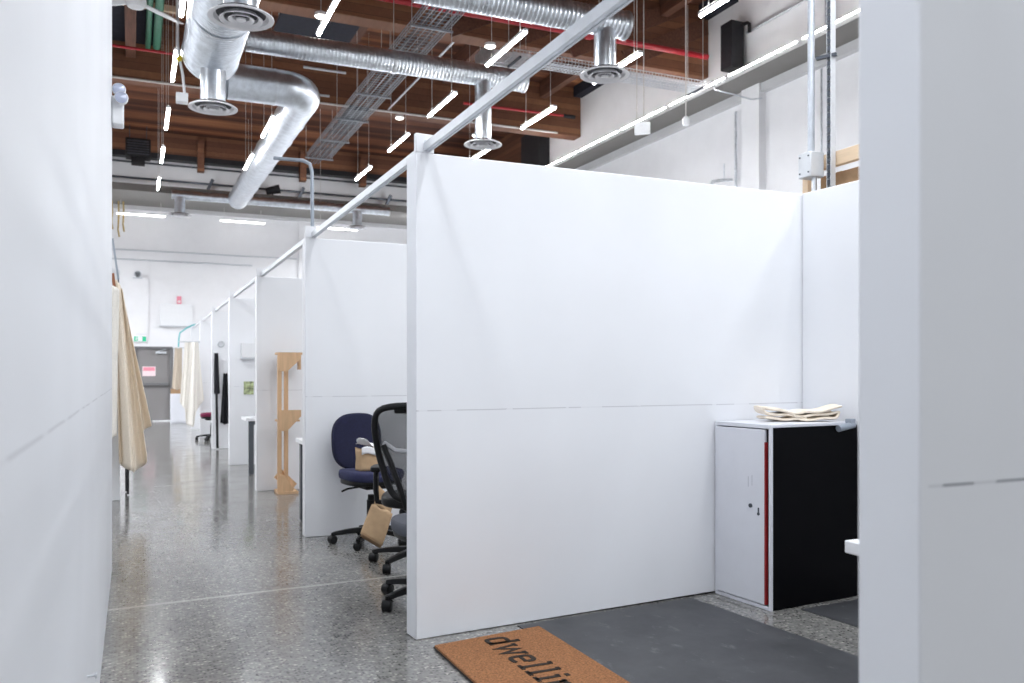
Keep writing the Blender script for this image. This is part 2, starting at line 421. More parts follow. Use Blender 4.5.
# ------------------------------------------------------------------ partition panels
def panel(x0, x1, y, label, m='panel', t=.13, z=2.44, tab=True):
    root = thing('partition_panel', label, 'partition wall', (x0, y, 0), 0, 'partition panels along the aisle')
    L = x1 - x0
    B().box(0, L, 0, t, 0, z).build('sheet', m, root, bevel=.005)
    if tab: B().box(0, .098, -.002, .03, z, z + .095).build('rail_bracket', 'bracket', root, bevel=.004)
    return root
panel(1.28, 3.75, 1.087, 'white plywood partition panel in the right foreground, nearest the camera', 'panel_fg', .142)
PL = ['white partition panel directly behind the navy office chair',
      'white partition panel behind the raw plywood frame stand',
      'white partition panel with a small leafy picture pinned on it',
      'white partition panel with a black cloth and a black pole on its face',
      'white partition panel with a long cream canvas cloth hung on its end',
      'farthest white partition panel of the row, near the grey door']
for y, l in zip((7.0, 9.98, 12.97, 15.95, 18.9, 21.9), PL): panel(1.28, 3.75, y, l)

# the booth beside the doormat sits a little out of square
AL = 0.075
def booth(x, y): return (1.29 + x * math.cos(AL) - y * math.sin(AL), 4.07 + x * math.sin(AL) + y * math.cos(AL))
rp = thing('partition_panel', 'large white partition panel between the doormat and the office chairs', 'partition wall', (1.29, 4.07, 0), AL, 'partition panels along the aisle')
f = B(); f.box(0, 2.81, 0, .13, 0.001, 2.44)
for v in f.bm.verts:
    if v.co.x > 1: v.co.z += (.012 if v.co.z < 1 else .06)
f.build('sheet', 'panel', rp, bevel=.005)
B().box(0, .098, -.002, .03, 2.44, 2.535).build('rail_bracket', 'bracket', rp, bevel=.004)
f = B(); f.cyl((.05, -.004, 2.495), (.05, .034, 2.495), .008, seg=10); f.build('bolt', 'galv2', rp)
rb = thing('partition_panel', 'white partition panel at the back of the booth, behind the black sided cabinet', 'partition wall', (*booth(2.68, 0), 0), AL, 'partition panels along the aisle')
f = B(); f.box(0, .13, -3.2, -.003, 0.001, 2.50); f.build('sheet', 'panel', rb, bevel=.005)

lp = thing('partition_panel', 'white partition panel end behind the canvas hung on the left of the aisle', 'partition wall', (-2.6, 9.85, 0), 0, 'partition panels along the aisle')
B().box(0, 2.475, 0, .13, 0, 2.44).build('sheet', 'panel', lp, bevel=.005)

# overhead rail carried on the panels (strut channel)
rail = thing('overhead_rail', 'long pale grey metal rail running along the tops of the partition panels', 'rail', (1.33, 0.9, 2.446))
f = B(); f.box(0, .036, 0, 22.0, .034, .041); f.box(0, .004, 0, 22.0, 0, .034); f.box(.032, .036, 0, 22.0, 0, .034)
f.box(.004, .010, 0, 22.0, 0, .004); f.box(.026, .032, 0, 22.0, 0, .004)
f.build('channel', 'alu', rail)
B().box(.010, .026, .01, 21.99, .004, .0339).build('channel_core', 'galv2', rail)

# ------------------------------------------------------------------ pendant tube lights
def make_light():
    root = thing('tube_light', 'x', 'ceiling light')
    B().box(-.03, .03, -.61, .61, .028, .062).build('housing', 'housing', root, bevel=.006)
    B().box(-.022, .022, -.58, .58, .0622, .066).build('upper_diffuser', 'uplight', root)
    f = B(); n = 10
    prof = [(.022 * math.cos(a), -.018 * math.sin(a)) for a in [PI * k / n for k in range(n + 1)]]
    rings = [[f.bm.verts.new((x, y, z + .02)) for x, z in prof + [(-.022, .0075), (.022, .0075)]] for y in (-.6, .6)]
    f.loft(rings); f.build('tube', 'tube', root)
    for s in (-1, 1):
        B().cyl((0, .45 * s, .06), (0, .45 * s, 2.715), .0032, seg=6).build('wire', 'wire', root)
        B().cyl((0, .45 * s, .06), (0, .45 * s, .12), .013, .006, seg=8).build('wire_clip', 'housing', root)
    return root
ORD = ['nearest', 'second nearest', 'third nearest', 'fourth nearest', 'fifth nearest']
ROWS = [(0.50, 'leftmost row', [9.75, 12.1, 14.65, 17.1, 19.7]),
        (2.03, 'row under the elbowed duct', [9.65, 14.45, 17.0]),
        (4.27, 'row left of the rail', [9.78, 12.2, 14.5, 17.0]),
        (5.89, 'rightmost row', [7.35, 9.8, 12.2, 14.75])]
proto = None
for x, nm, ys in ROWS:
    for i, y in enumerate(ys):
        if proto is None: proto = o = make_light()
        else: o = copy_tree(proto)
        o.location = (x, y, 5.38)
        tag(o, f'lit white hanging tube light, {ORD[i]} in the {nm}', 'ceiling light', 'hanging tube lights')

# lit strips on the right ledge and tubes before the far wall
def strip(loc, L, rz, label):
    root = thing('strip_light', label, 'wall light', loc, rz, 'strip lights on the ledges')
    B().box(-.04, .04, -L / 2, L / 2, 0, .03).build('housing', 'housing', root, bevel=.004)
    B().cyl((-.056, -L / 2 + .03, .024), (-.056, L / 2 - .03, .024), .0155, seg=10).build('tube', 'strip', root)
    return root
names = ['nearest', 'second nearest', 'third nearest', 'fourth nearest', 'fifth nearest', 'sixth nearest', 'farthest']
for i, y in enumerate((8.9, 10.6, 12.3, 14.0, 15.7, 17.4, 19.1)):
    strip((9.06, y, 6.241), 1.62, 0, f'lit strip light on the grey right hand ledge, {names[i]} to the camera')
def hang(loc, label):
    root = thing('tube_light', label, 'ceiling light', loc, PI / 2, 'tube lights before the far wall')
    B().box(-.03, .03, -.61, .61, .028, .055).build('housing', 'housing', root, bevel=.006)
    B().cyl((0, -.6, .01), (0, .6, .01), .02, seg=10).build('tube', 'farstrip', root)
    for s in (-1, 1): B().cyl((0, .5 * s, .05), (0, .5 * s, .38), .005, seg=6).build('wire', 'wire', root)
hang((.2, 25.2, 5.64), 'horizontal tube light before the far wall, left of the hanging duct outlet')
hang((2.85, 25.2, 5.64), 'horizontal tube light before the far wall, right of the hanging duct outlet')
hang((5.55, 25.2, 5.64), 'horizontal tube light before the far wall, partly behind the overhead rail')

# round ceiling fittings
for i, (x, y, z, l) in enumerate(((2.6, 12.95, 6.8, 'small round white lamp under the near beam, beside the hanging tube light at top left'),
                                  (5.4, 13.0, 6.8, 'small round white lamp under the near beam, left of the overhead rail'),
                                  (8.85, 18.4, 7.7, 'small round white lamp on the timber ceiling near the right wall'),
                                  (5.3, 17.9, 6.95, 'small round white lamp under the far beam, below the long duct'),
                                  (8.3, 21.0, 7.7, 'small round white lamp on the timber ceiling behind the large panel top'))):
    root = thing('round_lamp', l, 'ceiling light', (x, y, z), 0, 'round ceiling lamps')
    B().lathe([(.001, 0), (.09, 0), (.095, -.04), (.09, -.05)], seg=20).build('rim', 'housing', root)
    B().lathe([(.09, -.05), (.06, -.07), (.001, -.075)], seg=20).build('lens', 'rlamp', root)

# ------------------------------------------------------------------ ducts
def ribbed(f, p0, p1, r, pitch=.06, rib=.004, seg=32, cap=True):
    p0, p1 = Vector(p0), Vector(p1); ax = p1 - p0; L = ax.length; n = max(2, int(L / pitch))
    prof = []
    for i in range(n):
        z = L * i / n
        prof += [(r, z), (r, z + L / n * .8), (r + rib, z + L / n * .9)]
    prof.append((r, L))
    f.lathe(prof, p0, ax, seg, cap)
    return f
def outlet(parent, x, y, ztop, zp, rn=.16, rp=.3):
    B().lathe([(rn, ztop), (rn, zp + .06), (rn + .01, zp + .055), (rn, zp + .05)], (x, y, 0), seg=24).build('neck', 'galv', parent)
    dif = B().lathe([(rn + .012, zp + .075), (rn + .03, zp + .05), (rp * .86, zp + .028), (rp, zp + .006), (rp, zp - .004), (rp * .84, zp + .004), (rp * .80, zp + .03)], (x, y, 0), seg=36).build('diffuser', 'diff', parent)
    for k in (.56, .30):
        B().lathe([(rp * (k + .10), zp - .012), (rp * (k + .085), zp - .02), (rp * (k - .02), zp + .0), (rp * (k - .05), zp + .03)], (x, y, 0), seg=32).build('cone_ring', 'diff', dif, solid=.005)
    B().lathe([(.001, zp - .022), (rp * .15, zp - .02), (rp * .15, zp - .008), (.001, zp - .005)], (x, y, 0), seg=20).build('centre_disc', 'diff', dif)
    B().lathe([(.001, zp + .04), (rp * .8, zp + .038), (rp * .8, zp + .045)], (x, y, 0), seg=28).build('throat', 'diffdark', dif)

dA = thing('large_spiral_duct', 'largest silver spiral duct, running away from the camera at top left', 'duct', (.9, 6, 5.38))
f = B(); ribbed(f, (0, -4, 0), (0, 5.35, 0), .34, .06, .004, 40); f.build('duct_body', 'galv', dA)
B().lathe([(.345, 0), (.352, .05), (.30, .22), (.02, .24)], (0, 5.35, 0), (0, 1, 0), 40).build('end_cap', 'galv2', dA)
outlet(dA, .03, 2.35, -.22, -.70); outlet(dA, .0, 5.05, -.22, -.78, .15, .29)
for y in (-1.5, 1.2, 3.9):
    B().lathe([(.349, -.025), (.356, 0), (.349, .025)], (0, y, 0), (0, 1, 0), 40, ).build('band', 'galv2', dA)

dE = thing('elbowed_duct', 'silver duct that elbows from the large duct and runs to the far wall', 'duct', (1.2, 12.45, 5.42))
f = B(); f.lathe([(.25, 0), (.25, .62), (.256, .64), (.25, .66)], (0, 0, 0), (1, 0, .0), 32); f.build('duct_body', 'galv', dE)
pts = [(.62, 0, 0)]
for k in range(9):
    a = PI / 2 * k / 8; pts.append((.74 + .36 * math.sin(a), .36 - .36 * math.cos(a), .0))
B().tube(pts + [(1.10, .46, .0)], .25, 28).build('elbow', 'galv', dE)
f = B(); ribbed(f, (1.10, .44, 0), (1.32, 10.95, .5), .245, 1.25, .012, 32); f.build('long_run', 'galv', dE)

def branch(name, label, p0, p1, r, outs, pitch=.055):
    p0, p1 = Vector(p0), Vector(p1)
    root = thing(name, label, 'duct', p0)
    f = B(); ribbed(f, (0, 0, 0), p1 - p0, r, pitch, .0035, 28); f.build('duct_body', 'galv', root)
    ax = (p1 - p0)
    B().lathe([(r + .004, 0), (r + .010, .01), (r + .010, .04), (.01, .045)], ax, ax, 28).build('end_cap', 'galv2', root)
    n = int(ax.length / 1.5)
    for i in range(1, n):
        c = ax * (i / n)
        B().lathe([(r + .006, -.03), (r + .010, 0), (r + .006, .03)], c, ax, 28).build('band', 'galv2', root)
        B().cyl(c + Vector((0, 0, r)), (c.x, c.y, 8.095 - p0.z), .005, seg=6).build('hanger_wire', 'wire', root)
    for x, zp in outs:
        t = (x - p0.x) / (p1.x - p0.x); cc = p0 + (p1 - p0) * t
        outlet(root, cc.x - p0.x, cc.y - p0.y, cc.z - p0.z - r * .6, zp - p0.z, .13, .30)
    return root
branch('spiral_duct', 'long silver spiral duct crossing behind the overhead rail, left of its middle', (1.45, 12.45, 6.04), (5.74, 12.45, 6.05), .165, [(5.05, 4.95)])
branch('spiral_duct', 'silver spiral duct at the very top, ending right of the overhead rail', (2.82, 8.95, 5.58), (5.48, 8.95, 5.60), .165, [(5.22, 4.95)])
dF = branch('spiral_duct', 'far silver duct along the ledge of the far wall', (.9, 23.45, 5.93), (6.6, 23.45, 5.93), .11, [(1.1, 5.4), (5.72, 5.4)], .3)

# ------------------------------------------------------------------ cable trays
def tray(name, label, x0, x1, y0, y1, z, along, h=.1, step=.1, m='traymetal', solidbase=False):
    root = thing(name, label, 'cable tray', (x0, y0, z))
    f = B(); L = (y1 - y0) if along == 'y' else (x1 - x0); W = (x1 - x0) if along == 'y' else (y1 - y0)
    def P(a, b, c): return (b, a, c) if along == 'y' else (a, b, c)
    r = .0045
    for k in range(6):
        f.bar(P(0, W * k / 5, 0), P(L, W * k / 5, 0), r * 2, r * 2)
    for s in (0, W):
        for hh in (h * .5, h): f.bar(P(0, s, hh), P(L, s, hh), r * 2.4, r * 2.4)
    for i in range(int(L / step) + 1):
        a = i * step
        f.bar(P(a, 0, 0), P(a, W, 0), r * 1.8, r * 1.8); f.bar(P(a, 0, 0), P(a, 0, h), r * 1.8, r * 1.8); f.bar(P(a, W, 0), P(a, W, h), r * 1.8, r * 1.8)
    f.build('wire_basket', m, root, smooth=False)
    n = max(2, int(L / 1.6))
    for i in range(n + 1):
        a = .1 + (L - .2) * i / n
        g = B(); g.bar(P(a, -.06, -.03), P(a, W + .06, -.03), .03, .03)
        g.build('support_bar', 'darkmetal' if along == 'x' else 'traymetal', root)
        for b in (-.04, W + .04):
            B().cyl(P(a, b, -.03), (*P(a, b, 0)[:2], 7.735 - z), .005, seg=6).build('hanger_rod', 'wire', root)
    return root
tY = tray('cable_tray', 'long wire basket cable tray running away from camera above the long duct', 3.66, 4.18, 9.9, 19.8, 6.32, 'y', step=.12)
g = B()
for k in range(5):
    g.tube([(.08 + .07 * k, .1 + i * .8, .015 + .01 * math.sin(i * 1.7 + k)) for i in range(14)], .012, 6)
g.build('cables', 'darkmetal', tY)
g = B(); g.box(.08, .45, 6.0, 7.0, .01, .09); g.build('splice_box', 'darkmetal', tY)
tX = tray('cable_tray', 'brightly lit wire basket cable tray crossing to the right hand ledge', 5.3, 8.9, 11.85, 12.2, 6.2, 'x', step=.06, m='galv2')
tZ = B(); tZ.tube([(8.92, 11.8, 6.28), (8.97, 11.8, 6.3), (8.96, 11.7, 6.12), (9.1, 11.4, 5.98), (9.4, 11.3, 5.9), (9.58, 11.25, 5.93)], .012, 6)
tag(tZ.build('cable', 'galv2'), 'grey cable drooping from the lit cable tray over the right ledge', 'cable')

# ------------------------------------------------------------------ pipes
def pipe(name, label, pts, r, m, cat='pipe', fittings=()):
    root = thing(name, label, cat, pts[0]); p0 = Vector(pts[0])
    B().tube([Vector(p) - p0 for p in pts], r, 12).build('pipe_run', m, root)
    for q, ax in fittings:
        q = Vector(q) - p0; ax = Vector(ax)
        B().lathe([(r, -.06), (r * 1.35, -.05), (r * 1.35, .05), (r, .06)], q, ax, 14).build('coupling', m, root)
    return root
rp1 = pipe('sprinkler_pipe', 'thick red sprinkler pipe crossing below the near timber beam', [(1.0, 12.55, 7.02), (9.45, 12.55, 7.04)], .05, 'red', fittings=[((7.0, 12.55, 7.03), (1, 0, 0)), ((4.6, 12.55, 7.03), (1, 0, 0))])
pipe('sprinkler_pipe', 'thin red sprinkler pipe with black end in front of the right wall', [(6.6, 17.4, 7.25), (9.05, 17.4, 7.28)], .03, 'red')
tag(B().cyl((9.06, 17.4, 7.28), (9.35, 17.4, 7.28), .045, seg=12).build('pipe_valve', 'black'), 'black fitting on the end of the thin red pipe', 'pipe fitting')
pipe('sprinkler_pipe', 'thin dull red pipe at far top left above the emergency light', [(-.6, 16.2, 7.0), (1.1, 16.2, 7.0)], .025, 'red')
pipe('green_pipe', 'thinner green pipe at top left, under the ceiling', [(.26, 13.4, 7.55), (.26, 17.6, 7.55)], .05, 'green')
pipe('green_pipe', 'thicker green pipe at top left, nearer the big duct', [(.41, 13.4, 7.55), (.41, 17.5, 7.55)], .07, 'green')
pipe('conduit', 'thin pale conduit crossing under the far timber beam', [(-2, 17.7, 6.93), (9.0, 17.6, 6.93)], .022, 'wire')
pipe('conduit', 'bent grey conduit rising from the rail at the panel behind the navy chair', [(1.35, 7.06, 2.48), (1.345, 7.06, 3.0), (1.33, 7.07, 3.06), (1.28, 7.1, 3.09), (1.06, 7.2, 3.11)], .015, 'clampgrey')
pipe('conduit', 'short grey trapeze bar under the ceiling, left of the mesh cable tray, nearer one', [(2.75, 15.2, 6.75), (3.5, 15.2, 6.75)], .022, 'alu')
pipe('conduit', 'short grey trapeze bar under the ceiling, left of the mesh cable tray, farther one', [(2.75, 16.6, 6.75), (3.5, 16.6, 6.75)], .022, 'alu')
pipe('conduit', 'long grey conduit crossing high above the long silver duct', [(1.6, 14.2, 7.25), (9.3, 14.2, 7.25)], .02, 'alu')
pipe('conduit', 'thin grey conduit running away from the camera right of the mesh cable tray', [(5.0, 13.3, 7.0), (5.0, 17.7, 7.0)], .02, 'alu')
# strut with conduits at top right
cnd = pipe('conduit', 'thick pale conduit at upper right dropping into a square grey box', [(4.22, 4.46, 2.84), (4.22, 4.46, 8.0)], .024, 'conduitm')
jb = thing('junction_box', 'square pale grey electrical box at the foot of the upper right conduit', 'electrical box', (4.22, 4.45, 2.66))
B().box(-.07, .05, -.06, .06, 0, .17).build('box', 'alu', jb, bevel=.008)
g = B()
for yy in (-.04, .04):
    for zz in (.03, .14): g.cyl((-.075, yy, zz), (-.069, yy, zz), .006, seg=8)
g.build('screw', 'darkmetal', jb)
B().tube([(0, -.02, 0), (.0, -.02, -.2)], .018, 10).build('conduit_stub', 'galv2', jb)
st = thing('strut_channel', 'slotted dark steel strut standing beside the upper right conduit', 'strut', (4.27, 4.33, 0))
g = B(); g.box(.034, .041, 0, .041, 0, 8.0); g.box(0, .034, 0, .006, 0, 8.0); g.box(0, .034, .035, .041, 0, 8.0); g.build('channel', 'alu', st)
g = B()
for i in range(110): g.box(-.001, .0, .008, .033, 2.3 + .05 * i, 2.335 + .05 * i)
g.build('slots', 'darkmetal', st)
g = B(); g.bar((-.03, .10, 3.47), (.03, -.02, 3.47), .03, .02); g.build('clamp', 'darkmetal', st)
pipe('conduit', 'thin pale conduit on the right wall, left of the two slim wall lines', [(9.62, 9.95, 2), (9.62, 9.95, 6.0)], .018, 'galv2')
pipe('conduit', 'left of two slim grey lines on the right wall above the ledge', [(9.66, 9.9, 6.36), (9.66, 9.9, 8.0)], .018, 'galv2')
pipe('conduit', 'right of two slim grey lines on the right wall above the ledge', [(9.66, 9.72, 6.36), (9.66, 9.72, 8.0)], .018, 'galv2')
pipe('conduit', 'vertical grey conduit on the right wall under the ledge, beside the pilaster', [(9.6, 11.95, 2.0), (9.6, 11.95, 5.9)], .025, 'galv2')
pipe('conduit', 'long conduit fixed along the right wall high above the ledge', [(9.64, 8.6, 7.2), (9.64, 11.7, 7.2)], .022, 'galv2')
ft = thing('pipe_elbow', 'small grey pipe elbow and valve just above the large partition panel', 'pipe fitting', (9.45, 12.1, 4.66))
B().tube([(.12, -.1, .06), (-.05, .0, .06), (-.15, .1, .05), (-.18, .14, -.06)], .03, 10).build('elbow', 'galv2', ft)
B().cyl((0, -.02, .06), (0, -.02, .35), .012, seg=8).build('stem', 'galv2', ft)
bk = thing('steel_bracket', 'black steel bracket against the right wall above the ledge', 'bracket', (9.5, 11.9, 6.6))
B().box(-.15, .12, -.15, .15, 0, .8).build('plate', 'black', bk, bevel=.01)
B().tube([(.08, -.16, .74), (.1, -.26, .74), (.1, -.31, .7), (.1, -.31, .56)], .03, 10).build('hook', 'black', bk)
# far wall conduits and pipes
pipe('conduit', 'upper of two pale conduits along the far wall', [(-1.2, 25.9, 4.78), (4.5, 25.9, 4.78)], .022, 'alu')
pipe('conduit', 'lower of two pale conduits along the far wall', [(-1.2, 25.95, 4.52), (3.2, 25.95, 4.52)], .022, 'alu')
pipe('black_pipe', 'thin black pipe along the far wall above the ledge', [(-1.6, 25.7, 6.75), (9, 25.7, 6.75)], .03, 'darkmetal')
pipe('black_pipe', 'thin dark pipe along the far wall just under the timber header', [(-1.6, 25.75, 7.2), (9, 25.75, 7.2)], .025, 'darkmetal')
for x, l in ((1.95, 'black diagonal brace on the far ledge, left of the elbowed duct'), (4.5, 'black diagonal brace on the far ledge, right of the elbowed duct'), (7.15, 'black diagonal brace on the far ledge, next to the large panel top')):
    br = thing('brace', l, 'brace', (x, 25.5, 6.3), 0, 'black braces on the far ledge')
    B().bar((-.12, 0, 0), (.12, 0, .55), .09, .09).build('strut_arm', 'darkmetal', br, bevel=.01)
    B().bar((-.35, .1, .42), (.45, .1, .42), .04, .04).build('cross_arm', 'darkmetal', br)
pj = thing('stage_light', 'black spotlight sitting on the far ledge right of the elbowed duct', 'spotlight', (3.7, 25.4, 6.3))
B().cyl((-.18, 0, .32), (.2, -.05, .42), .1, .13, 14).build('lamp_body', 'black', pj)
B().bar((0, 0, 0), (0, 0, .3), .05, .05).build('stand', 'black', pj); B().bar((-.2, 0, .02), (.2, 0, .12), .05, .05).build('foot', 'black', pj)
uh = thing('unit_heater', 'black boxy heater hung at far left below the timber ceiling', 'heater', (.12, 24.0, 6.75))
B().box(-.3, .3, -.25, .25, .15, .62).build('case', 'black', uh, bevel=.03)
g = B()
for k in range(6): g.box(-.26, .26, -.27, -.25, .2 + .065 * k, .235 + .065 * k)
g.build('louvre', 'darkmetal', uh)
B().box(-.16, .16, -.2, .2, 0, .15).build('outlet', 'black', uh, bevel=.01)
g = B(); [g.cyl((x, 0, .6), (x, 0, 1.0), .012, seg=6) for x in (-.2, .2)]; g.build('hanger', 'darkmetal', uh)
for i, (x, zb) in enumerate(((-.52, 5.25), (-.36, 5.05), (-.24, 5.2))):
    tag(B().tube([(x, 25.4, 6.015), (x + .01, 25.38, 5.7), (x - .01, 25.4, zb + .2), (x + .02, 25.4, zb)], .022, 8).build('hanging_strap', 'strap'),
        ['leftmost yellow brown strap hanging from the far ledge', 'middle yellow brown strap hanging from the far ledge', 'rightmost yellow brown strap hanging from the far ledge'][i], 'strap', 'straps hanging from the far ledge')
ap = thing('void_shade_sheet', 'dark navy sheet standing in for the unlit void behind the near beam', 'shade sheet', (2.85, 14.95, 7.35))
B().box(-.6, .75, -.7, .5, 0, .05).build('board', 'navyblack', ap, bevel=.01)  # dark board painted in for the unlit void between the joists
g = B(); [g.cyl((x, y, .05), (x, y, .37), .01, seg=6) for x in (-.5, .6) for y in (-.5, .4)]; g.build('hanger', 'wire', ap)

fu = thing('fan_coil_unit', 'silver metal air unit under the ceiling, left of the overhead rail', 'air unit', (6.55, 15.0, 7.1))
B().box(-.5, .5, -.35, .35, 0, .42).build('case', 'galv2', fu, bevel=.02); B().box(-.4, .4, -.38, -.35, .06, .36).build('grille', 'diff', fu, bevel=.01)
g = B(); [g.cyl((x, y, .42), (x, y, .99), .01, seg=6) for x in (-.4, .4) for y in (-.3, .3)]; g.build('hanger', 'wire', fu)
# ceiling fan
fan = thing('ceiling_fan', 'white three bladed ceiling fan at top left', 'fan', (.03, 11.0, 5.72))
B().lathe([(.001, -.06), (.09, -.05), (.12, 0), (.11, .09), (.05, .13), (.001, .13)], seg=24).build('motor', 'whitep', fan)
B().cyl((0, 0, .12), (0, 0, 2.37), .014, seg=8).build('downrod', 'whitep', fan)
for k in range(3):
    a = R(40 + 120 * k); g = B()
    mt = Matrix.Rotation(a, 4, 'Z')
    def bl(u, v):
        r = .1 + .58 * u; w = .05 + .035 * math.sin(PI * min(1, u * 1.1)); yy = (v - .5) * 2 * w
        return mt @ Vector((r, yy, .02 + yy * .25 - .01 * u))
    g.grid(bl, 10, 4); g.build('blade', 'whitep', fan, solid=.012)
# white box on a cord next to the duct
cb = thing('power_box', 'small white power box hanging on a thick white cord beside the big duct', 'electrical box', (.56, 11.4, 4.72))
B().box(-.07, .07, -.06, .06, 0, .12).build('box', 'whitep', cb, bevel=.01)
B().tube([(.03, 0, .12), (.01, 0, .35), (-.03, 0, .55), (-.05, 0, .7), (-.05, 0, 3.37)], .016, 8).build('cord', 'whitep', cb)
B().cyl((-.03, -.03, .55), (-.03, .03, .55), .035, seg=12).build('cord_clip', 'yellow', cb)
# emergency light on the left wall
em = thing('emergency_light', 'white twin headed emergency light on the end of the left wall', 'emergency light', (-.13, 6.25, 2.98))
B().box(.001, .075, -.06, .06, 0, .19).build('battery_box', 'whitep', em, bevel=.01)
for x, y, z in ((.045, -.03, .235), (.06, -.085, .165)):
    h = B().lathe([(.001, .05), (.025, .038), (.041, .01), (.043, -.02), (.038, -.03)], (x, y, z), (0, 1, 0), 18).build('lamp_head', 'whitep', em)
    B().lathe([(.038, -.028), (.018, -.038), (.001, -.04)], (x, y, z), (0, 1, 0), 18).build('lens', 'lens', h)
B().cyl((.042, 0, .18), (.042, 0, .25), .012, seg=8).build('neck', 'whitep', em)
# hanging exit box + sensor on the right
eb = thing('hanging_box', 'white box hung on two rods before the right hand ledge', 'sign box', (6.85, 10.65, 4.86), R(-35))
B().box(-.115, .115, -.04, .04, 0, .17).build('box', 'whitep', eb, bevel=.008)
for x in (-.08, .02): B().cyl((x, 0, .17), (x, 0, 3.235), .008, seg=6).build('rod', 'wire', eb)
sn = thing('sensor', 'small white sensor hung on a single rod right of the hanging white box', 'sensor', (7.3, 10.2, 4.92))
B().lathe([(.001, 0), (.045, .005), (.055, .03), (.055, .1), (.03, .13)], seg=16).build('body', 'whitep', sn)
B().cyl((0, 0, .13), (0, 0, 3.17), .009, seg=6).build('rod', 'wire', sn)

# ------------------------------------------------------------------ far wall fittings
ex = thing('exit_sign', 'small green and white running figure exit sign above the grey door', 'exit sign', (.18, YF - .05, 2.22))
B().box(-.17, .17, 0, .05, 0, .18).build('sign_case', 'whitep', ex, bevel=.006)
B().box(-.155, .155, -.004, 0, .02, .16).build('green_face', 'exitgreen', ex)
g = B(); g.box(-.055, .06, -.006, -.004, .025, .155); g.build('doorway_panel', 'whitep', ex)
g = B(); g.cyl((-.085, -.007, .135), (-.085, -.004, .135), .014, seg=10)
for a, b in (((-.09, .12), (-.1, .08)), ((-.1, .08), (-.075, .05)), ((-.075, .05), (-.085, .028)), ((-.1, .08), (-.13, .045)), ((-.09, .115), (-.06, .095)), ((-.092, .115), (-.125, .105))):
    g.bar((a[0], -.0055, a[1]), (b[0], -.0055, b[1]), .004, .013)
g.build('running_figure', 'whitep', ex)
nt_ = thing('door_notice', 'pink and white notice on the grey door', 'sign', (.24, YF - .058, 1.27))
B().box(0, .34, 0, .006, 0, .27).build('sheet', 'palepink', nt_)
g = B(); g.box(.02, .32, -.002, 0, .15, .25); g.build('heading_band', 'pink', nt_)
al = thing('fire_alarm', 'small pink red alarm unit on the far wall above the white cabinet', 'alarm', (1.2, YF - .05, 3.32))
B().box(-.06, .06, 0, .05, 0, .22).build('case', 'pink', al, bevel=.01); B().cyl((0, -.02, .07), (0, 0, .07), .04, seg=14).build('sounder', 'palepink', al)
wb = thing('wall_board', 'white board with a grey lower lip on the far wall, right of the door', 'board', (.7, YF - .06, 2.7))
B().box(0, .85, 0, .06, 0, .62).build('board', 'whitep', wb, bevel=.01); B().box(-.02, .87, -.05, .06, -.03, 0).build('tray_lip', 'alu', wb)
ph = thing('wall_speaker', 'small grey horn on the far wall above the exit sign', 'horn', (.12, YF - .1, 4.0))
B().lathe([(.02, 0), (.03, .12), (.09, .25)], (0, .1, .1), (0, -1, 0), 14).build('horn', 'alu', ph); B().box(-.12, .12, .02, .1, 0, .03).build('bracket', 'alu', ph)
wc = thing('low_cabinet', 'low white cabinet at the far end, right of the grey door', 'cabinet', (1.12, 24.7, 0))
B().box(-.2, .2, -.2, .2, 0, .8).build('body', 'cabwhite', wc, bevel=.006); B().box(-.19, .19, -.215, -.2, .04, .77).build('door', 'cabwhite', wc, bevel=.004)

# ------------------------------------------------------------------ cloths
def poly(pts, t):
    n = len(pts) - 1; k = min(int(t * n), n - 1); u = t * n - k
    return Vector(pts[k]).lerp(Vector(pts[k + 1]), u)
def cloth(name, label, top, bot, m, folds=3.0, amp=.04, ph=0, group=None, nu=48, nv=40, gather=.25):
    def fn(u, v):
        a = poly(top, u); b = poly(bot, u)
        p = a.lerp(b, v ** 1.05)
        e = amp * (gather + (1 - gather) * v)
        p.y += e * (math.sin(2 * PI * folds * u + ph) + .45 * math.sin(2 * PI * folds * 2.3 * u + 1.3 + ph + v))
        p.x += e * .25 * math.sin(2 * PI * folds * u * 1.4 + 2 * v)
        p.z += .008 * math.sin(9 * u + 6 * v)
        return p
    o = B().grid(fn, nu, nv).build(name, m, solid=.004)
    return tag(o, label, 'cloth', group)
cloth('canvas_cloth', 'longest cream canvas cloth hanging on the left of the aisle, reaching lowest',
      [(-.19, 9.70, 2.30), (-.15, 9.70, 2.30), (-.115, 9.70, 2.24), (-.10, 9.70, 2.18)],
      [(-.15, 9.60, .46), (-.08, 9.56, .36), (.01, 9.55, .33), (.09, 9.56, .37), (.15, 9.60, .48)], 'canvas', 1.7, .075)
cloth('canvas_cloth', 'cream canvas cloth on the left of the aisle with a corner swinging out right',
      [(-.15, 9.79, 2.30), (-.12, 9.79, 2.25), (-.10, 9.79, 2.18), (-.09, 9.79, 2.14)],
      [(-.1, 9.75, .60), (.0, 9.72, .64), (.09, 9.74, .70), (.165, 9.77, .78)], 'canvas', 1.4, .06, 1.2)
cloth('canvas_cloth', 'pale cream cloth hanging nearest the left wall edge',
      [(-.26, 9.58, 2.22), (-.18, 9.58, 2.24), (-.125, 9.58, 2.18)], [(-.34, 9.40, .68), (-.22, 9.38, .68), (-.15, 9.40, .70)], 'canvas2', 1.2, .03, .5)
hg = thing('clamp_bar', 'grey metal bar leaning at the top of the left canvas cloths', 'clamp', (-.16, 9.79, 2.3))
B().bar((-.035, 0, .44), (.02, -.02, .02), .035, .02).build('bar', 'clampgrey', hg); B().bar((.02, -.02, .02), (.025, -.02, -.12), .012, .012).build('hook', 'darkmetal', hg)
tag(B().bar((-.19, 9.62, 2.36), (-.175, 9.60, 2.22), .03, .03).build('wooden_peg', 'brown', bevel=.004), 'small brown wooden peg at the top of the pale left cloth', 'peg')
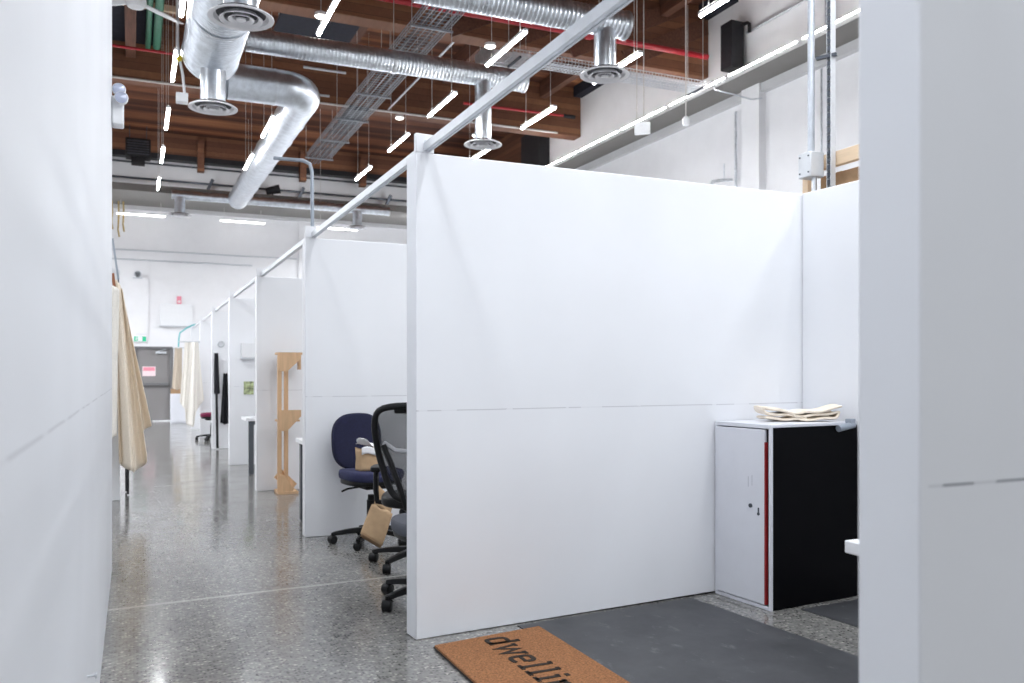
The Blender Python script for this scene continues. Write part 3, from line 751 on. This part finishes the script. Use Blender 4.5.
fc = thing('folding_chair', 'black metal folding chair mostly hidden behind the left canvas cloths', 'chair', (-.27, 10.35, 0))
for x in (-.2, .2):
    B().tube([(x, -.22, .86), (x, -.12, .45), (x, .18, .012)], .011, 8).build('leg', 'plastic', fc)
    B().tube([(x + .02 * (1 if x > 0 else -1), .2, .44), (x + .02 * (1 if x > 0 else -1), .0, .30), (x + .02 * (1 if x > 0 else -1), -.12, .14), (x + .02 * (1 if x > 0 else -1), -.10, .012)], .012, 8).build('leg', 'plastic', fc)
B().box(-.19, .19, -.14, .22, .43, .46).build('seat', 'plastic', fc, bevel=.01); B().box(-.19, .19, -.22, -.19, .66, .86).build('backrest', 'plastic', fc, bevel=.01)

cloth('canvas_cloth', 'long cream canvas cloth hung on a far panel end, above the burgundy chair',
      [(1.10, 18.82, 1.98), (1.17, 18.8, 2.0), (1.25, 18.82, 1.98)],
      [(.96, 18.72, .62), (1.02, 18.7, .28), (1.12, 18.68, .25), (1.2, 18.68, .55), (1.34, 18.72, .78)], 'canvas2', 1.3, .05, .3)
cloth('canvas_cloth', 'narrow cream canvas cloth behind the long one at the far right panels',
      [(.99, 18.98, 2.0), (1.06, 18.98, 2.02), (1.12, 18.98, 1.98)],
      [(.88, 18.95, .75), (.98, 18.95, .6), (1.1, 18.95, .62)], 'canvas2', 1.2, .03, 1)
cloth('canvas_cloth', 'tan canvas cloth hung by the low white cabinet near the grey door',
      [(.92, 21.9, 1.95), (.98, 21.9, 1.95), (1.08, 21.9, 1.95)], [(.84, 21.85, 1.0), (.95, 21.85, .95), (1.08, 21.85, .98)], 'canvas3', 1.1, .03, 2)
tag(B().tube([(1.42, 21.7, 2.53), (1.30, 21.7, 2.50), (1.16, 21.7, 2.42), (1.02, 21.7, 2.31), (1.0, 21.7, 2.2), (.99, 21.75, 1.98)], .018, 8).build('hose', 'teal'), 'teal hose looping down from the end of the overhead rail', 'hose')
tag(B().box(.93, 1.22, 24.55, 24.85, .801, .93).build('wooden_crate', 'cardboard', bevel=.005), 'small brown box on the low white cabinet, under the tan cloth', 'box')
for y, z, l in ((18.9, 2.0, 'short metal rod holding the long cream cloth at a far panel end'), (21.93, 1.96, 'short metal rod holding the tan cloth at the farthest panel end')):
    rd = thing('hanging_rod', l, 'rod', (1.28, y, z)); B().cyl((0, 0, 0), (-.42, 0, 0), .012, seg=8).build('rod', 'alu', rd); B().cyl((0, 0, 0), (-.012, 0, 0), .03, seg=12).build('flange', 'alu', rd)
bc = cloth('black_cloth', 'black cloth hanging on the face of a partition panel, beside the black pole',
      [(1.47, 15.9, 1.34), (1.5, 15.9, 1.34), (1.54, 15.9, 1.34)], [(1.41, 15.88, .46), (1.48, 15.88, .44), (1.56, 15.88, .44)], 'blackcloth', 2, .02)
pb = thing('broom', 'thin black pole with a thick sleeve leaning on a partition panel', 'pole', (1.36, 15.85, 0))
B().tube([(.0, -.04, .02), (-.02, .05, 1.70)], .022, 8).build('pole', 'plastic', pb)
B().tube([(-.005, .0, .98), (-.015, .03, 1.70)], .045, 10, radii=[.05, .035]).build('sleeve', 'blackcloth', pb)
tag(B().tube([(1.43 + .05 * math.cos(a), 15.93, 1.86 + .05 * math.sin(a)) for a in [2 * PI * k / 16 for k in range(16)]], .012, 6, closed=True).build('wall_ring', 'alu'), 'small grey ring hung on the panel above the black pole', 'ring')

# ------------------------------------------------------------------ task chairs
def star_base(root, r, m='plastic', start=0, h=.1):
    base = B()
    base.lathe([(.001, .115), (.05, .115), (.055, .07), (.001, .06)], seg=16, cap=False)
    for k in range(5):
        a = start + 2 * PI * k / 5; c, s = math.cos(a), math.sin(a)
        n = 6; rings = []
        for i in range(n + 1):
            t = i / n; rr = .03 + (r - .03) * t; z = .105 - .028 * t * t; w = .03 - .012 * t; hh = .022 - .008 * t
            p = [(-w, -hh), (w, -hh), (w * .8, hh), (-w * .8, hh)]
            rings.append([base.bm.verts.new((c * rr - s * x, s * rr + c * x, z + y)) for x, y in p])
        base.loft(rings)
    bo = base.build('base', m, root, bevel=.004)
    for k in range(5):
        a = start + 2 * PI * k / 5; c, s = math.cos(a), math.sin(a)
        g = B(); q = a + .6 + k
        ax = Vector((-math.sin(q), math.cos(q), 0))
        ctr = Vector((c * r, s * r, .029))
        for off in (-.018, .018):
            g.lathe([(.001, -.010), (.022, -.010), (.029, -.006), (.029, .006), (.022, .010), (.001, .010)], ctr + ax * off, ax, 16)
        g.cyl(ctr + Vector((0, 0, .01)), ctr + Vector((0, 0, .058)), .011, seg=8)
        g.lathe([(.032, -.024), (.034, 0), (.032, .024)], ctr + Vector((0, 0, .006)), ax, 16)
        g.build('caster', m, bo)
    return bo
def rbox(f, w, d, h, n=4.0, crown=0.0, seg=40, lay=6, c=(0, 0, 0), cyl=0.0):
    """superellipse cushion lying flat: w x d x h, domed edges"""
    rings = []
    for j in range(lay + 1):
        t = j / lay; ph = (t - .5) * PI; k = max(.001, math.cos(ph) ** .35); z = math.sin(ph) * h / 2
        ring = []
        for i in range(seg):
            a = 2 * PI * i / seg
            cx = math.copysign(abs(math.cos(a)) ** (2 / n), math.cos(a)); sy = math.copysign(abs(math.sin(a)) ** (2 / n), math.sin(a))
            inset = (1 - k) * min(h * .5, .04)
            x = cx * (w / 2 - inset); y = sy * (d / 2 - inset)
            ring.append(f.bm.verts.new((c[0] + x, c[1] + y, c[2] + z + crown * (x / (w / 2)) ** 2 + cyl * (y / (d / 2)) ** 2)))
        rings.append(ring)
    f.loft(rings)
    return f
def task_chair(label, loc, rz, seat_m, back_m, seat_z=.56, start=0, back=True, r=.30, group=None, back_h=.44):
    """faces local -Y"""
    root = thing('office_chair', label, 'chair', loc, rz, group)
    star_base(root, r, start=start)
    g = B(); g.cyl((0, 0, .10), (0, 0, seat_z - .20), .028, seg=14); g.cyl((0, 0, .12), (0, 0, seat_z - .24), .036, seg=14); g.build('gas_column', 'plastic', root)
    g = B(); g.box(-.1, .1, -.13, .14, seat_z - .145, seat_z - .10); g.build('tilt_mechanism', 'plastic', root, bevel=.01)
    g = B(); g.tube([(-.08, 0, seat_z - .13), (-.2, .0, seat_z - .14), (-.25, -.01, seat_z - .155)], .008, 8); g.build('lever', 'plastic', root)
    f = B(); rbox(f, .47, .45, .085, 3.2, crown=.012, c=(0, 0, seat_z - .045)); f.build('seat', seat_m, root, sub=1)
    f = B(); rbox(f, .44, .42, .04, 3.2, c=(0, 0, seat_z - .09)); f.build('seat_shell', 'plastic', root)
    if back:
        f = B(); rbox(f, .43, back_h, .07, 2.9, crown=-.03)
        mt = Matrix.Translation((0, .25, seat_z + back_h / 2 - .025)) @ Matrix.Rotation(R(-6), 4, 'X') @ Matrix.Rotation(R(90), 4, 'X')
        for v in f.bm.verts: v.co = mt @ v.co
        f.build('backrest', back_m, root, sub=1)
        g = B(); g.tube([(0, .12, seat_z - .12), (0, .27, seat_z - .11), (0, .315, seat_z - .02), (0, .305, seat_z + .2)], .022, 10); g.build('back_stem', 'plastic', root)
    return root
task_chair('navy blue upholstered office chair against a white panel', (1.715, 6.57, 0), R(10), 'navyseat', 'navy', .58, start=R(164 - 10), back_h=.46)
task_chair('slate grey seated office chair mostly hidden behind the large panel', (1.60, 4.74, 0), R(-90), 'greyseat', 'greyseat', .49, start=R(200 + 90), r=.32)
task_chair('burgundy office chair with black base far down the aisle', (1.45, 18.05, 0), R(-90), 'burg', 'burg', .55, start=R(190), r=.29)

def mesh_chair(label, loc, rz):
    """faces local -Y; seen from behind"""
    root = thing('office_chair', label, 'chair', loc, rz)
    star_base(root, .33, start=R(214) - rz)
    g = B(); g.cyl((0, 0, .1), (0, 0, .36), .03, seg=14); g.build('gas_column', 'plastic', root)
    B().box(-.11, .11, -.12, .17, .36, .41).build('tilt_mechanism', 'plastic', root, bevel=.012)
    f = B(); rbox(f, .5, .48, .08, 3.4, c=(0, -.03, .45), crown=.015); f.build('seat', 'plastic', root, sub=1)
    # back: frame loop with a waist, curved; mesh inside
    loop = []
    def backpt(x, z):
        t = (z - .48) / .64
        return Vector((x, .24 + .10 * t - .10 * math.sin(PI * min(1, max(0, t))) * .6 - .35 * x * x, z))
    out = [(-.13, .50), (-.17, .56), (-.205, .66), (-.24, .78), (-.26, .90), (-.265, 1.0), (-.25, 1.07), (-.205, 1.108), (-.1, 1.12), (0, 1.123)]
    full = out + [(-x, z) for x, z in reversed(out[:-1])]
    pts = [backpt(x, z) for x, z in full] + [backpt(.07, .48), backpt(-.07, .48)]
    B().tube(pts, .024, 10, closed=True).build('back_frame', 'plastic', root, sub=1)
    f = B()
    def hw(z):
        for (x0, z0), (x1, z1) in zip(out, out[1:]):
            if z0 <= z <= z1: return -(x0 + (x1 - x0) * (z - z0) / (z1 - z0))
        return .05
    f.grid(lambda u, v: (lambda z: backpt((u - .5) * 2 * hw(z) * .98, z))(.502 + .612 * v), 14, 18)
    f.build('back_mesh', 'meshf', root, solid=.003)
    g = B(); g.tube([backpt(-.12 + .24 * k / 8, 1.07) + Vector((0, .0, .028 - .0 * k)) for k in range(9)], .03, 8); g.build('top_rail', 'plastic', root)
    g = B(); g.tube([backpt(-.2, .84) + Vector((0, .03, .03)), backpt(-.12, .82) + Vector((0, .05, 0)), backpt(0, .81) + Vector((0, .055, 0)), backpt(.12, .82) + Vector((0, .05, 0)), backpt(.2, .84) + Vector((0, .03, .03))], .018, 8)
    g.build('lumbar_bar', 'greyplastic', root)
    g = B()
    for s in (-1, 1): g.tube([(0.03 * s, .16, .39), (.05 * s, .30, .44), (.08 * s, .32, .56), (.15 * s, .30, .74), (.2 * s, .295, .86)], .02, 8)
    g.build('back_yoke', 'plastic', root)
    for s in (-1, 1):
        a = B().tube([(.2 * s, .0, .43), (.28 * s, .0, .44), (.29 * s, .0, .52), (.29 * s, -.01, .655)], .02, 8).build('armrest', 'plastic', root)
        f = B(); rbox(f, .085, .24, .035, 3.5, c=(.285 * s, -.04, .67)); f.build('arm_pad', 'plastic', a)
    return root
mesh_chair('black mesh backed office chair half hidden by the large panel', (1.815, 5.69, 0), R(157))

# things on and under the navy chair
pbag = thing('paper_bag', 'kraft paper bag with white paper on top, on the navy chair seat', 'bag', (1.68, 6.50, .584), R(12))
f = B()
def bagp(u, v):
    a = 2 * PI * u; n = 5
    cx = math.copysign(abs(math.cos(a)) ** (2 / n), math.cos(a)); sy = math.copysign(abs(math.sin(a)) ** (2 / n), math.sin(a))
    k = 1 + .05 * math.sin(7 * v + 5 * u * 2 * PI) * v
    return Vector((cx * .10 * k, sy * .06 * k * (1 - .2 * v), .17 * v + .008 * math.sin(a * 3) * v))
f.grid(bagp, 40, 8); f.build('bag_body', 'kraft', pbag, solid=.002)
B().box(-.09, .09, -.05, .05, .001, .006).build('bag_bottom', 'kraft', pbag)
f = B(); f.grid(lambda u, v: Vector(((u - .5) * .19 + .01 * math.sin(9 * v), (v - .5) * .1, .168 + .075 * (1 - u) * (1 - .3 * v) + .018 * math.sin(8 * u + 5 * v))), 14, 8); f.build('white_paper', 'paper', pbag, solid=.002)
f = B(); f.grid(lambda u, v: Vector(((u - .5) * .19, -.066 - .004 * math.sin(6 * u), .125 + .055 * v + .01 * math.sin(7 * u))), 12, 4); f.build('white_fold', 'paper', pbag, solid=.002)
ks = thing('cardboard_sheet', 'tilted tan cardboard sheet wedged between the navy and mesh chairs', 'cardboard', (1.66, 6.24, 0))
f = B()
C0 = [Vector((-.10, .06, .13)), Vector((.055, .02, .035)), Vector((.15, .05, .27)), Vector((.0, .10, .34))]
f.grid(lambda u, v: C0[0].lerp(C0[1], u).lerp(C0[3].lerp(C0[2], u), v) + Vector((0, .012 * math.sin(4 * u + 3 * v), .008 * math.sin(11 * u) * v)), 10, 10)
f.build('flat_sheet', 'kraft', ks, solid=.004)
f = B(); f.grid(lambda u, v: C0[3].lerp(C0[2], .1 + .8 * u) + Vector((.03 * v, .02 * v, .17 * v * (1 - .5 * u) - .01)) + Vector((0, .01 * math.sin(9 * u), 0)), 8, 6); f.build('torn_flap', 'kraft', ks, solid=.003)
f = B(); f.grid(lambda u, v: C0[1].lerp(C0[0], u) + Vector((.01 * u, .05 * v, -.03 * v)), 6, 3); f.build('folded_edge', 'cardboard', ks, solid=.003)

# ------------------------------------------------------------------ desks
def desk(label, loc, L, D, legs, th=.04, top=.75, group='white topped desks'):
    root = thing('desk', label, 'desk', loc, 0, group)
    B().box(0, L, 0, D, top - th, top).build('desktop', 'desk', root, bevel=.005)
    for x, y in legs:
        g = B(); g.box(x - .032, x + .032, y - .032, y + .032, .012, top - th); g.cyl((x, y, 0), (x, y, .014), .028, seg=12)
        g.build('leg', 'deskleg', root, bevel=.004)
    g = B(); g.box(.08, L - .08, D / 2 - .02, D / 2 + .02, top - th - .06, top - th); g.build('rail', 'deskleg', root)
    return root
desk('white topped desk with one dark leg showing, behind the plywood frame stand', (1.35, 11.58, 0), 1.4, .55, [(.075, .09), (1.3, .09), (.9, .47), (1.3, .47)])
desk('white topped desk edge peeking out beside the plywood frame stand', (1.35, 7.18, 0), 1.4, .68, [(.06, .62), (1.3, .06), (1.3, .62)])
desk('white table corner jutting out from behind the right foreground panel', (2.27, 1.26, 0), 1.3, .98, [(.2, .15), (1.15, .15), (.22, .80), (1.15, .80)], th=.045)

# picture and shelf on panel
pc = thing('picture', 'small leafy green print pinned to a white panel', 'picture', (1.48, 12.955, 1.03))
B().box(0, .14, 0, .012, 0, .19).build('print', 'photo1', pc); B().box(-.008, .148, .004, .014, -.008, .198).build('backing', 'paper', pc)
sh = thing('wall_box', 'small white wall box with grey underside above the leafy print', 'box', (1.44, 12.86, 1.57))
B().box(0, .19, 0, .109, 0, .21).build('box', 'whitep', sh, bevel=.005); B().box(-.005, .195, -.005, .109, -.018, -.001).build('shelf_lip', 'alu', sh)

# plywood frame stand
fs = thing('frame_stand', 'tall raw plywood frame stand with three gusseted brackets', 'stand', (1.46, 9.62, 0))
for x, y in ((.02, .02), (.11, .14)):
    B().box(x - .022, x + .022, y - .02, y + .02, .03, 1.55).build('post', 'ply', fs, bevel=.002)
def wedge(z0, z1, depth, down=True):
    f = B(); n = .02
    if down: pr = [(0, z1), (.25, z1), (.25, z1 - .07), (.10, z0), (0, z0)]
    else: pr = [(0, z0), (.16, z0), (.17, z0 + .02), (.06, z1), (0, z1)]
    a = [f.bm.verts.new((x, -.02, z)) for x, z in pr]; b = [f.bm.verts.new((x, -.02 + n, z)) for x, z in pr]
    f.bm.faces.new(a); f.bm.faces.new(list(reversed(b)))
    for i in range(len(pr)): f.bm.faces.new((a[i], b[i], b[(i + 1) % len(pr)], a[(i + 1) % len(pr)]))
    return f
wedge(1.36, 1.57, .2).build('gusset', 'ply', fs); 
f = wedge(.70, .93, .2)
f.build('gusset', 'ply', fs); wedge(0.03, .22, .2, False).build('gusset', 'ply', fs)
B().box(0, .27, .001, .22, 1.545, 1.57).build('shelf', 'ply', fs, bevel=.002)
B().box(0, .24, .001, .22, .80, .82).build('shelf', 'ply', fs, bevel=.002)
B().box(0, .22, -.03, .26, 0, .03).build('base_board', 'ply', fs, bevel=.002)
B().box(.245, .27, .1, .2, 1.38, 1.545).build('end_block', 'ply', fs)
f = B(); f.bar((.02, .14, .22), (.2, .2, .04), .02, .12); f.build('brace', 'ply', fs)

# ------------------------------------------------------------------ the booth with the doormat and the cabinet
def bpos(x, y, z=0): return (*booth(x, y), z)
CW = .455; CD = .69; CH = 1.045; T = .018
cab = thing('cabinet', 'white fronted upright cabinet with a black side panel and red door edge', 'cabinet', bpos(1.95, -.01), AL)
# local: door face at x=0 (facing -x); y from -CW..0 ; depth +x
f = B(); f.box(0, CD, -CW, 0, CH - T, CH); f.build('top_board', 'cabwhite', cab, bevel=.003)
f = B(); f.box(.004, CD, -CW, -CW + T, .004, CH - T); f.build('side_board', 'cabblack', cab)
f = B(); f.box(0, CD, -T, 0, .004, CH - T); f.build('side_board', 'cabwhite', cab)
f = B(); f.box(0, CD, -CW + T, -T, .0, T); f.build('bottom_board', 'cabwhite', cab)
f = B(); f.box(CD - .012, CD, -CW + T, -T, T, CH - T); f.build('back_board', 'cabblack', cab)
f = B(); f.box(-.012, .004, -CW - .002, -CW + T, 0, CH); f.box(-.012, 0, -T, 0, 0, CH); f.box(-.012, 0, -CW + T, -T, CH - .024, CH); f.box(-.012, 0, -CW + T, -T, 0, .022)
f.build('front_frame', 'cabwhite', cab, bevel=.003)
dr = B().box(-.016, .004, -CW + .046, -T - .004, .027, CH - .030).build('door', 'cabwhite', cab, bevel=.003)
f = B(); f.box(-.0155, .004, -CW + .035, -CW + .046, .03, CH - .10)
for v in f.bm.verts:
    if v.co.z > .5 and v.co.y < -CW + .04: v.co.y += .004
f.build('red_edge', 'cabred', dr)
f = B(); f.box(.006, .02, -CW + T, -CW + .06, .03, CH - .03); f.build('dark_gap', 'black', cab)
f = B(); f.cyl((-.024, -.305, .575), (-.015, -.305, .575), .012, seg=14); f.build('lock', 'darkmetal', dr)
f = B(); f.cyl((-.02, -.365, .535), (-.015, -.365, .535), .009, seg=12); f.box(-.019, -.0155, -.3695, -.3605, .54, .57); f.build('keyhole', 'darkmetal', dr)
f = B(); f.box(-.0165, -.0155, -.285, -.282, .68, .74); f.box(-.0165, -.0155, -.315, -.312, .69, .75); f.build('scratches', 'pencil', dr)

# folded canvas on the cabinet
fc2 = thing('folded_canvas', 'folded cream canvas cloth lying on the white cabinet top', 'cloth', (3.66, 3.985, CH + .002), R(-24))
def folded(x0, x1, layers, dep, ph, zt):
    path = []; z = .009
    for k in range(layers):
        e0 = x0 + .012 * math.sin(k * 2.1 + ph); e1 = x1 - .014 * math.sin(k * 1.3 + ph)
        a, b = (e0, e1) if k % 2 == 0 else (e1, e0)
        for i in range(13):
            t = i / 12; x = a + (b - a) * t
            s = (x - x0) / (x1 - x0)
            path.append((x, z + zt(s) * (k + 1) / layers + .004 * math.sin(9 * s + k * 2 + ph)))
        if k < layers - 1:
            sgn = 1 if b > a else -1
            for q in (1, 2, 3): path.append((b + sgn * .012 * math.sin(PI * q / 4), z + zt((b - x0) / (x1 - x0)) + .023 * q / 4))
        z += .023
    f = B(); n = len(path) - 1
    f.grid(lambda u, v: (lambda p: Vector((p[0] + .006 * math.sin(5 * v + ph), (v - .5) * dep + .006 * math.sin(5 * u), p[1] + .004 * math.sin(7 * v + 4 * u))))(path[min(n, int(round(u * n)))]), n, 8)
    return f
folded(-.225, .02, 3, .17, .4, lambda s: .032 * (1 - s) ** 2).build('left_fold', 'canvas', fc2, solid=.015, sub=1)
folded(-.03, .225, 3, .17, 2.0, lambda s: .035 * s * s).build('right_fold', 'canvas', fc2, solid=.015, sub=1)
gt = thing('clamp', 'blue grey metal clamp at the top rear of the black cabinet side', 'clamp', bpos(2.52, -.49, .99), AL)
B().cyl((-.07, 0, .02), (.06, .0, .04), .02, seg=12).build('barrel', 'clampgrey', gt); B().box(.02, .06, -.015, .03, .03, .075).build('jaw', 'clampgrey', gt, bevel=.004)

# rubber floor strip, and a dark sheet painted in for floor shade
m1 = thing('mat_and_floor_shade', 'wide scuffed dark grey floor mat beside the doormat', 'mat', bpos(0, 0), AL)
B().box(.56, 1.735, -1.75, -.03, 0, .004).build('sheet', 'rubber', m1)
shade_sheet = thing('mat_and_floor_shade', 'dark sheet standing in for the floor shade beside the black cabinet side', 'mat', bpos(0, 0), AL)
B().box(2.12, 2.62, -1.7, -.52, 0, .004).build('sheet', 'rubber', shade_sheet)  # no mat here: dark sheet that paints the shade on the floor

# doormat
AD = math.atan2(.122, .616)
dm = thing('doormat', 'brown coir doormat printed with black lettering beside the large panel', 'doormat', (1.33, 3.905, .0045), 0)
B().box(0, .60, -1.0, 0, .002, .016).build('pile', 'coir', dm, bevel=.004)
B().box(-.003, .603, -1.003, .003, 0, .006).build('backing', 'matedge', dm)
for o in dm.children:                             # the mat is cut a little out of square
    for v in o.data.vertices: v.co.y += .13 * v.co.x
S = .115; SX = .105; W = .0225
tx = B()
def stroke(pts, ox, w=W, closed=False):
    P = [Vector((ox + p[0] * SX, p[1] * S)) for p in pts]; n = len(P)
    L = []; Rr = []
    for i, p in enumerate(P):
        if closed: t = (P[(i + 1) % n] - P[i - 1]).normalized()
        else:
            a = (P[i] - P[i - 1]).normalized() if i > 0 else None; b = (P[i + 1] - P[i]).normalized() if i < n - 1 else None
            t = ((a or b) + (b or a)).normalized()
        nn = Vector((-t.y, t.x)); k = 1
        if not closed and 0 < i < n - 1: k = min(2.2, 1 / max(.4, nn.dot(Vector((-(P[i] - P[i - 1]).normalized().y, (P[i] - P[i - 1]).normalized().x)))))
        L.append(p + nn * w / 2 * k); Rr.append(p - nn * w / 2 * k)
    def mk(q, z): return tx.bm.verts.new((.246 + q.y, -.022 - q.x, z))   # reading runs to -Y, letter tops to +X
    lo = [(mk(a, .0155), mk(b, .0155), mk(a, .0185), mk(b, .0185)) for a, b in zip(L, Rr)]
    idx = range(n) if closed else range(n - 1)
    for i in idx:
        A, Bq = lo[i], lo[(i + 1) % n]
        for q in ((A[2], A[3], Bq[3], Bq[2]), (A[0], A[2], Bq[2], Bq[0]), (A[1], Bq[1], Bq[3], A[3])): tx.bm.faces.new(q)
    if not closed:
        for A in (lo[0], lo[-1]): tx.bm.faces.new((A[0], A[1], A[3], A[2]))
def sq(q): return math.copysign(abs(q) ** .55, q)
def ell(cx, cy, rx, ry, a0, a1, n=28): return [(cx + rx * sq(math.cos(R(a0 + (a1 - a0) * i / n))), cy + ry * sq(math.sin(R(a0 + (a1 - a0) * i / n)))) for i in range(n + (0 if abs(a1 - a0) == 360 else 1))]
ox = .0
def ltr(ch, ox):
    if ch == 'd':
        stroke(ell(.42, .5, .34, .44, 0, 360), ox, closed=True); stroke([(.76, 0), (.76, 1.38)], ox); stroke([(.58, 1.33), (.80, 1.33)], ox, W * .8); stroke([(.72, .06), (.92, .06)], ox, W * .8); return 1.06
    if ch == 'w':
        stroke([(.2, .95), (.46, .05), (.80, .85), (1.14, .05), (1.40, .95)], ox, W * .95); stroke([(.02, .95), (.40, .95)], ox, W * .8); stroke([(1.2, .95), (1.58, .95)], ox, W * .8); return 1.68
    if ch == 'e':
        stroke(ell(.45, .5, .36, .44, 2, 318), ox); stroke([(.10, .52), (.82, .52)], ox, W * .8); return 1.06
    if ch == 'l':
        stroke([(.38, 0), (.38, 1.38)], ox); stroke([(.16, 1.33), (.38, 1.33)], ox, W * .8); stroke([(.1, .05), (.66, .05)], ox, W * .8); return .77
    if ch == 'i':
        stroke([(.38, 0), (.38, 1.0)], ox); stroke([(.16, .95), (.38, .95)], ox, W * .8); stroke([(.1, .05), (.66, .05)], ox, W * .8); stroke([(.38, 1.22), (.38, 1.40)], ox, W * 1.2); return .77
    if ch == 'n':
        stroke([(.22, 0), (.22, 1.0)], ox); stroke([(.04, .95), (.22, .95)], ox, W * .8); stroke([(.04, .05), (.40, .05)], ox, W * .8); stroke([(.62, .05), (1.0, .05)], ox, W * .8)
        stroke([(.22, .7)] + [(.51 + .29 * math.cos(R(160 - 160 * i / 10)), .62 + .32 * math.sin(R(160 - 160 * i / 10))) for i in range(11)] + [(.80, 0)], ox); return 1.1
    if ch == 'g':
        stroke(ell(.42, .5, .34, .44, 0, 360), ox, closed=True); stroke([(.76, .96), (.76, -.15)] + [(.42 + .34 * math.cos(R(-10 - 150 * i / 8)), -.15 + .25 * math.sin(R(-10 - 150 * i / 8))) for i in range(9)], ox); return 1.06
for ch in 'dwelling': ox += ltr(ch, ox) * SX
tx.build('lettering', 'coirink', dm, smooth=False)

# ------------------------------------------------------------------ rack behind the booth
rk = thing('storage_rack', 'raw pine storage rack showing above the back panel at upper right', 'rack', (4.32, 4.62, 0))
B().box(0, .045, -1.5, -.02, 2.735, 2.83).build('front_rail', 'pine', rk, bevel=.003)
B().box(0, .045, -.02, .03, 0, 2.83).build('post', 'pine', rk, bevel=.003); B().box(.6, .645, -.02, .03, 0, 2.83).build('post', 'pine', rk, bevel=.003)
B().box(0, .045, -1.55, -1.5, 0, 2.83).build('post', 'pine', rk, bevel=.003)
B().box(.05, .62, -1.5, .0, 2.36, 2.385).build('shelf', 'pine', rk); B().box(.6, .645, -1.5, -.02, 2.735, 2.83).build('rear_rail', 'pine', rk)
def cbox(label, x0, x1, y0, y1, z0, z1, m):
    root = thing('cardboard_box', label, 'box', (x0, y0, z0), 0, 'boxes on the pine rack')
    B().box(0, x1 - x0, 0, y1 - y0, 0, z1 - z0).build('carton', m, root, bevel=.004)
    g = B(); g.box(-.001, x1 - x0 + .001, (y1 - y0) / 2 - .025, (y1 - y0) / 2 + .025, z1 - z0 - .001, z1 - z0 + .001); g.build('tape', 'strap', root)
cbox('cardboard box on the pine rack, behind the square electrical box', 4.40, 4.8, 4.22, 4.56, 2.386, 2.71, 'cardboard')
cbox('dark cardboard box on the pine rack, right of the slotted strut', 4.44, 4.86, 3.75, 4.19, 2.386, 2.66, 'cardboard')
cbox('pale wooden box on the pine rack, at the edge of the right foreground panel', 4.37, 4.6, 3.45, 3.72, 2.386, 2.60, 'pine')
tag(B().box(4.46, 4.7, 4.0, 4.16, 2.668, 2.69).build('paper_stack', 'paper'), 'white sheets lying on the dark cardboard box of the pine rack', 'paper')
tag(B().lathe([(.004, -.012), (.004, .012), (.010, .014), (.010, .018), (.001, .019)], (-.121, 2.95, .39), (1, 0, 0), 12).build('coat_hook', 'alu'), 'tiny metal screw hook low on the left wall', 'hook')

# ------------------------------------------------------------------ light
def lamp(x, y, z, e):
    L = bpy.data.lights.new('unseen tube lamp', 'AREA'); L.shape = 'RECTANGLE'; L.size = .07; L.size_y = 1.2; L.energy = e; L.color = (.93, .965, 1.0)
    o = bpy.data.objects.new('unseen_tube_lamp', L); col.objects.link(o); o.location = (x, y, z)  # also carries the unseen lamps added to lift dark walls
rl = random.Random(3)
for x in (.6, 2.03, 4.27, 5.89, -1.6):            # the rows go on over and behind the camera
    for y in (-4.0, -1.8, .2, 1.7, 3.0, 4.7, 6.9):
        if x == 5.89 and y > 6: continue
        k = GK['back'] if y < 1 else GK['booth'] if y < 4 else GK['mid']
        lamp(x + rl.uniform(-.35, .35), y + rl.uniform(-.3, .3), 5.38, 30 * k * (.62 if x == .6 else 1))
for x in (7.2, 8.3):                              # unseen lamps added to lift the right hand wall
    for y in (1.0, 3.4, 5.8): lamp(x, y, 5.0, 85 * GK['nb'])
for y in (8.5, 11.0, 13.5):                        # hidden lamps added and turned to brighten the right hand wall
    lamp(6.4, y, 3.5, 26); bpy.context.scene.collection.objects[-1].rotation_euler = (0, R(-100), 0)
for y in (14.5, 17, 19.5, 22): lamp(7.6, y, 4.9, 55 * GK['rt'])  # added out of view behind the large panel to light the right wall
for x in (-1.6, -3.5):
    for y in (9.7, 12.2, 14.6, 17.0): lamp(x, y, 5.38, 40 * GK['lf'])
for x in (-3.4, -5.2, 6.4, 8.2):              # strong unseen lamps added to brighten the far end
    for y in (20.5, 23.2): lamp(x, y, 5.0, 100 * GK['far'])
for x in (-1.5, 1.5, 4.5, 7.5):                   # hidden lamps added above the far ledge to light the wall top
    lamp(x, 24.1, 6.4, 17); bpy.context.scene.collection.objects[-1].rotation_euler = (R(104), 0, 0)
w = bpy.data.worlds.new('World'); scene.world = w; w.use_nodes = True
w.node_tree.nodes['Background'].inputs[0].default_value = (.93, .96, 1.0, 1); w.node_tree.nodes['Background'].inputs[1].default_value = 0.8 * GK['world']

# ------------------------------------------------------------------ camera
cam = bpy.data.cameras.new('Camera'); cam.sensor_width = 36; cam.lens = 850 / 1024 * 36; cam.shift_y = 32.5 / 1024; cam.clip_start = .02; cam.clip_end = 200
cam.dof.use_dof = True; cam.dof.focus_distance = 4.9; cam.dof.aperture_fstop = 3.2
co = bpy.data.objects.new('Camera', cam); col.objects.link(co); co.location = (0, 0, 1.33); co.rotation_euler = (R(90), 0, -math.atan(379 / 850))
scene.camera = co
vs = scene.view_settings; vs.view_transform = 'Standard'; vs.look = 'None'; vs.gamma = 1; vs.use_curve_mapping = False; vs.exposure = 0.1
scene.cycles.max_bounces = 8; scene.cycles.diffuse_bounces = 5
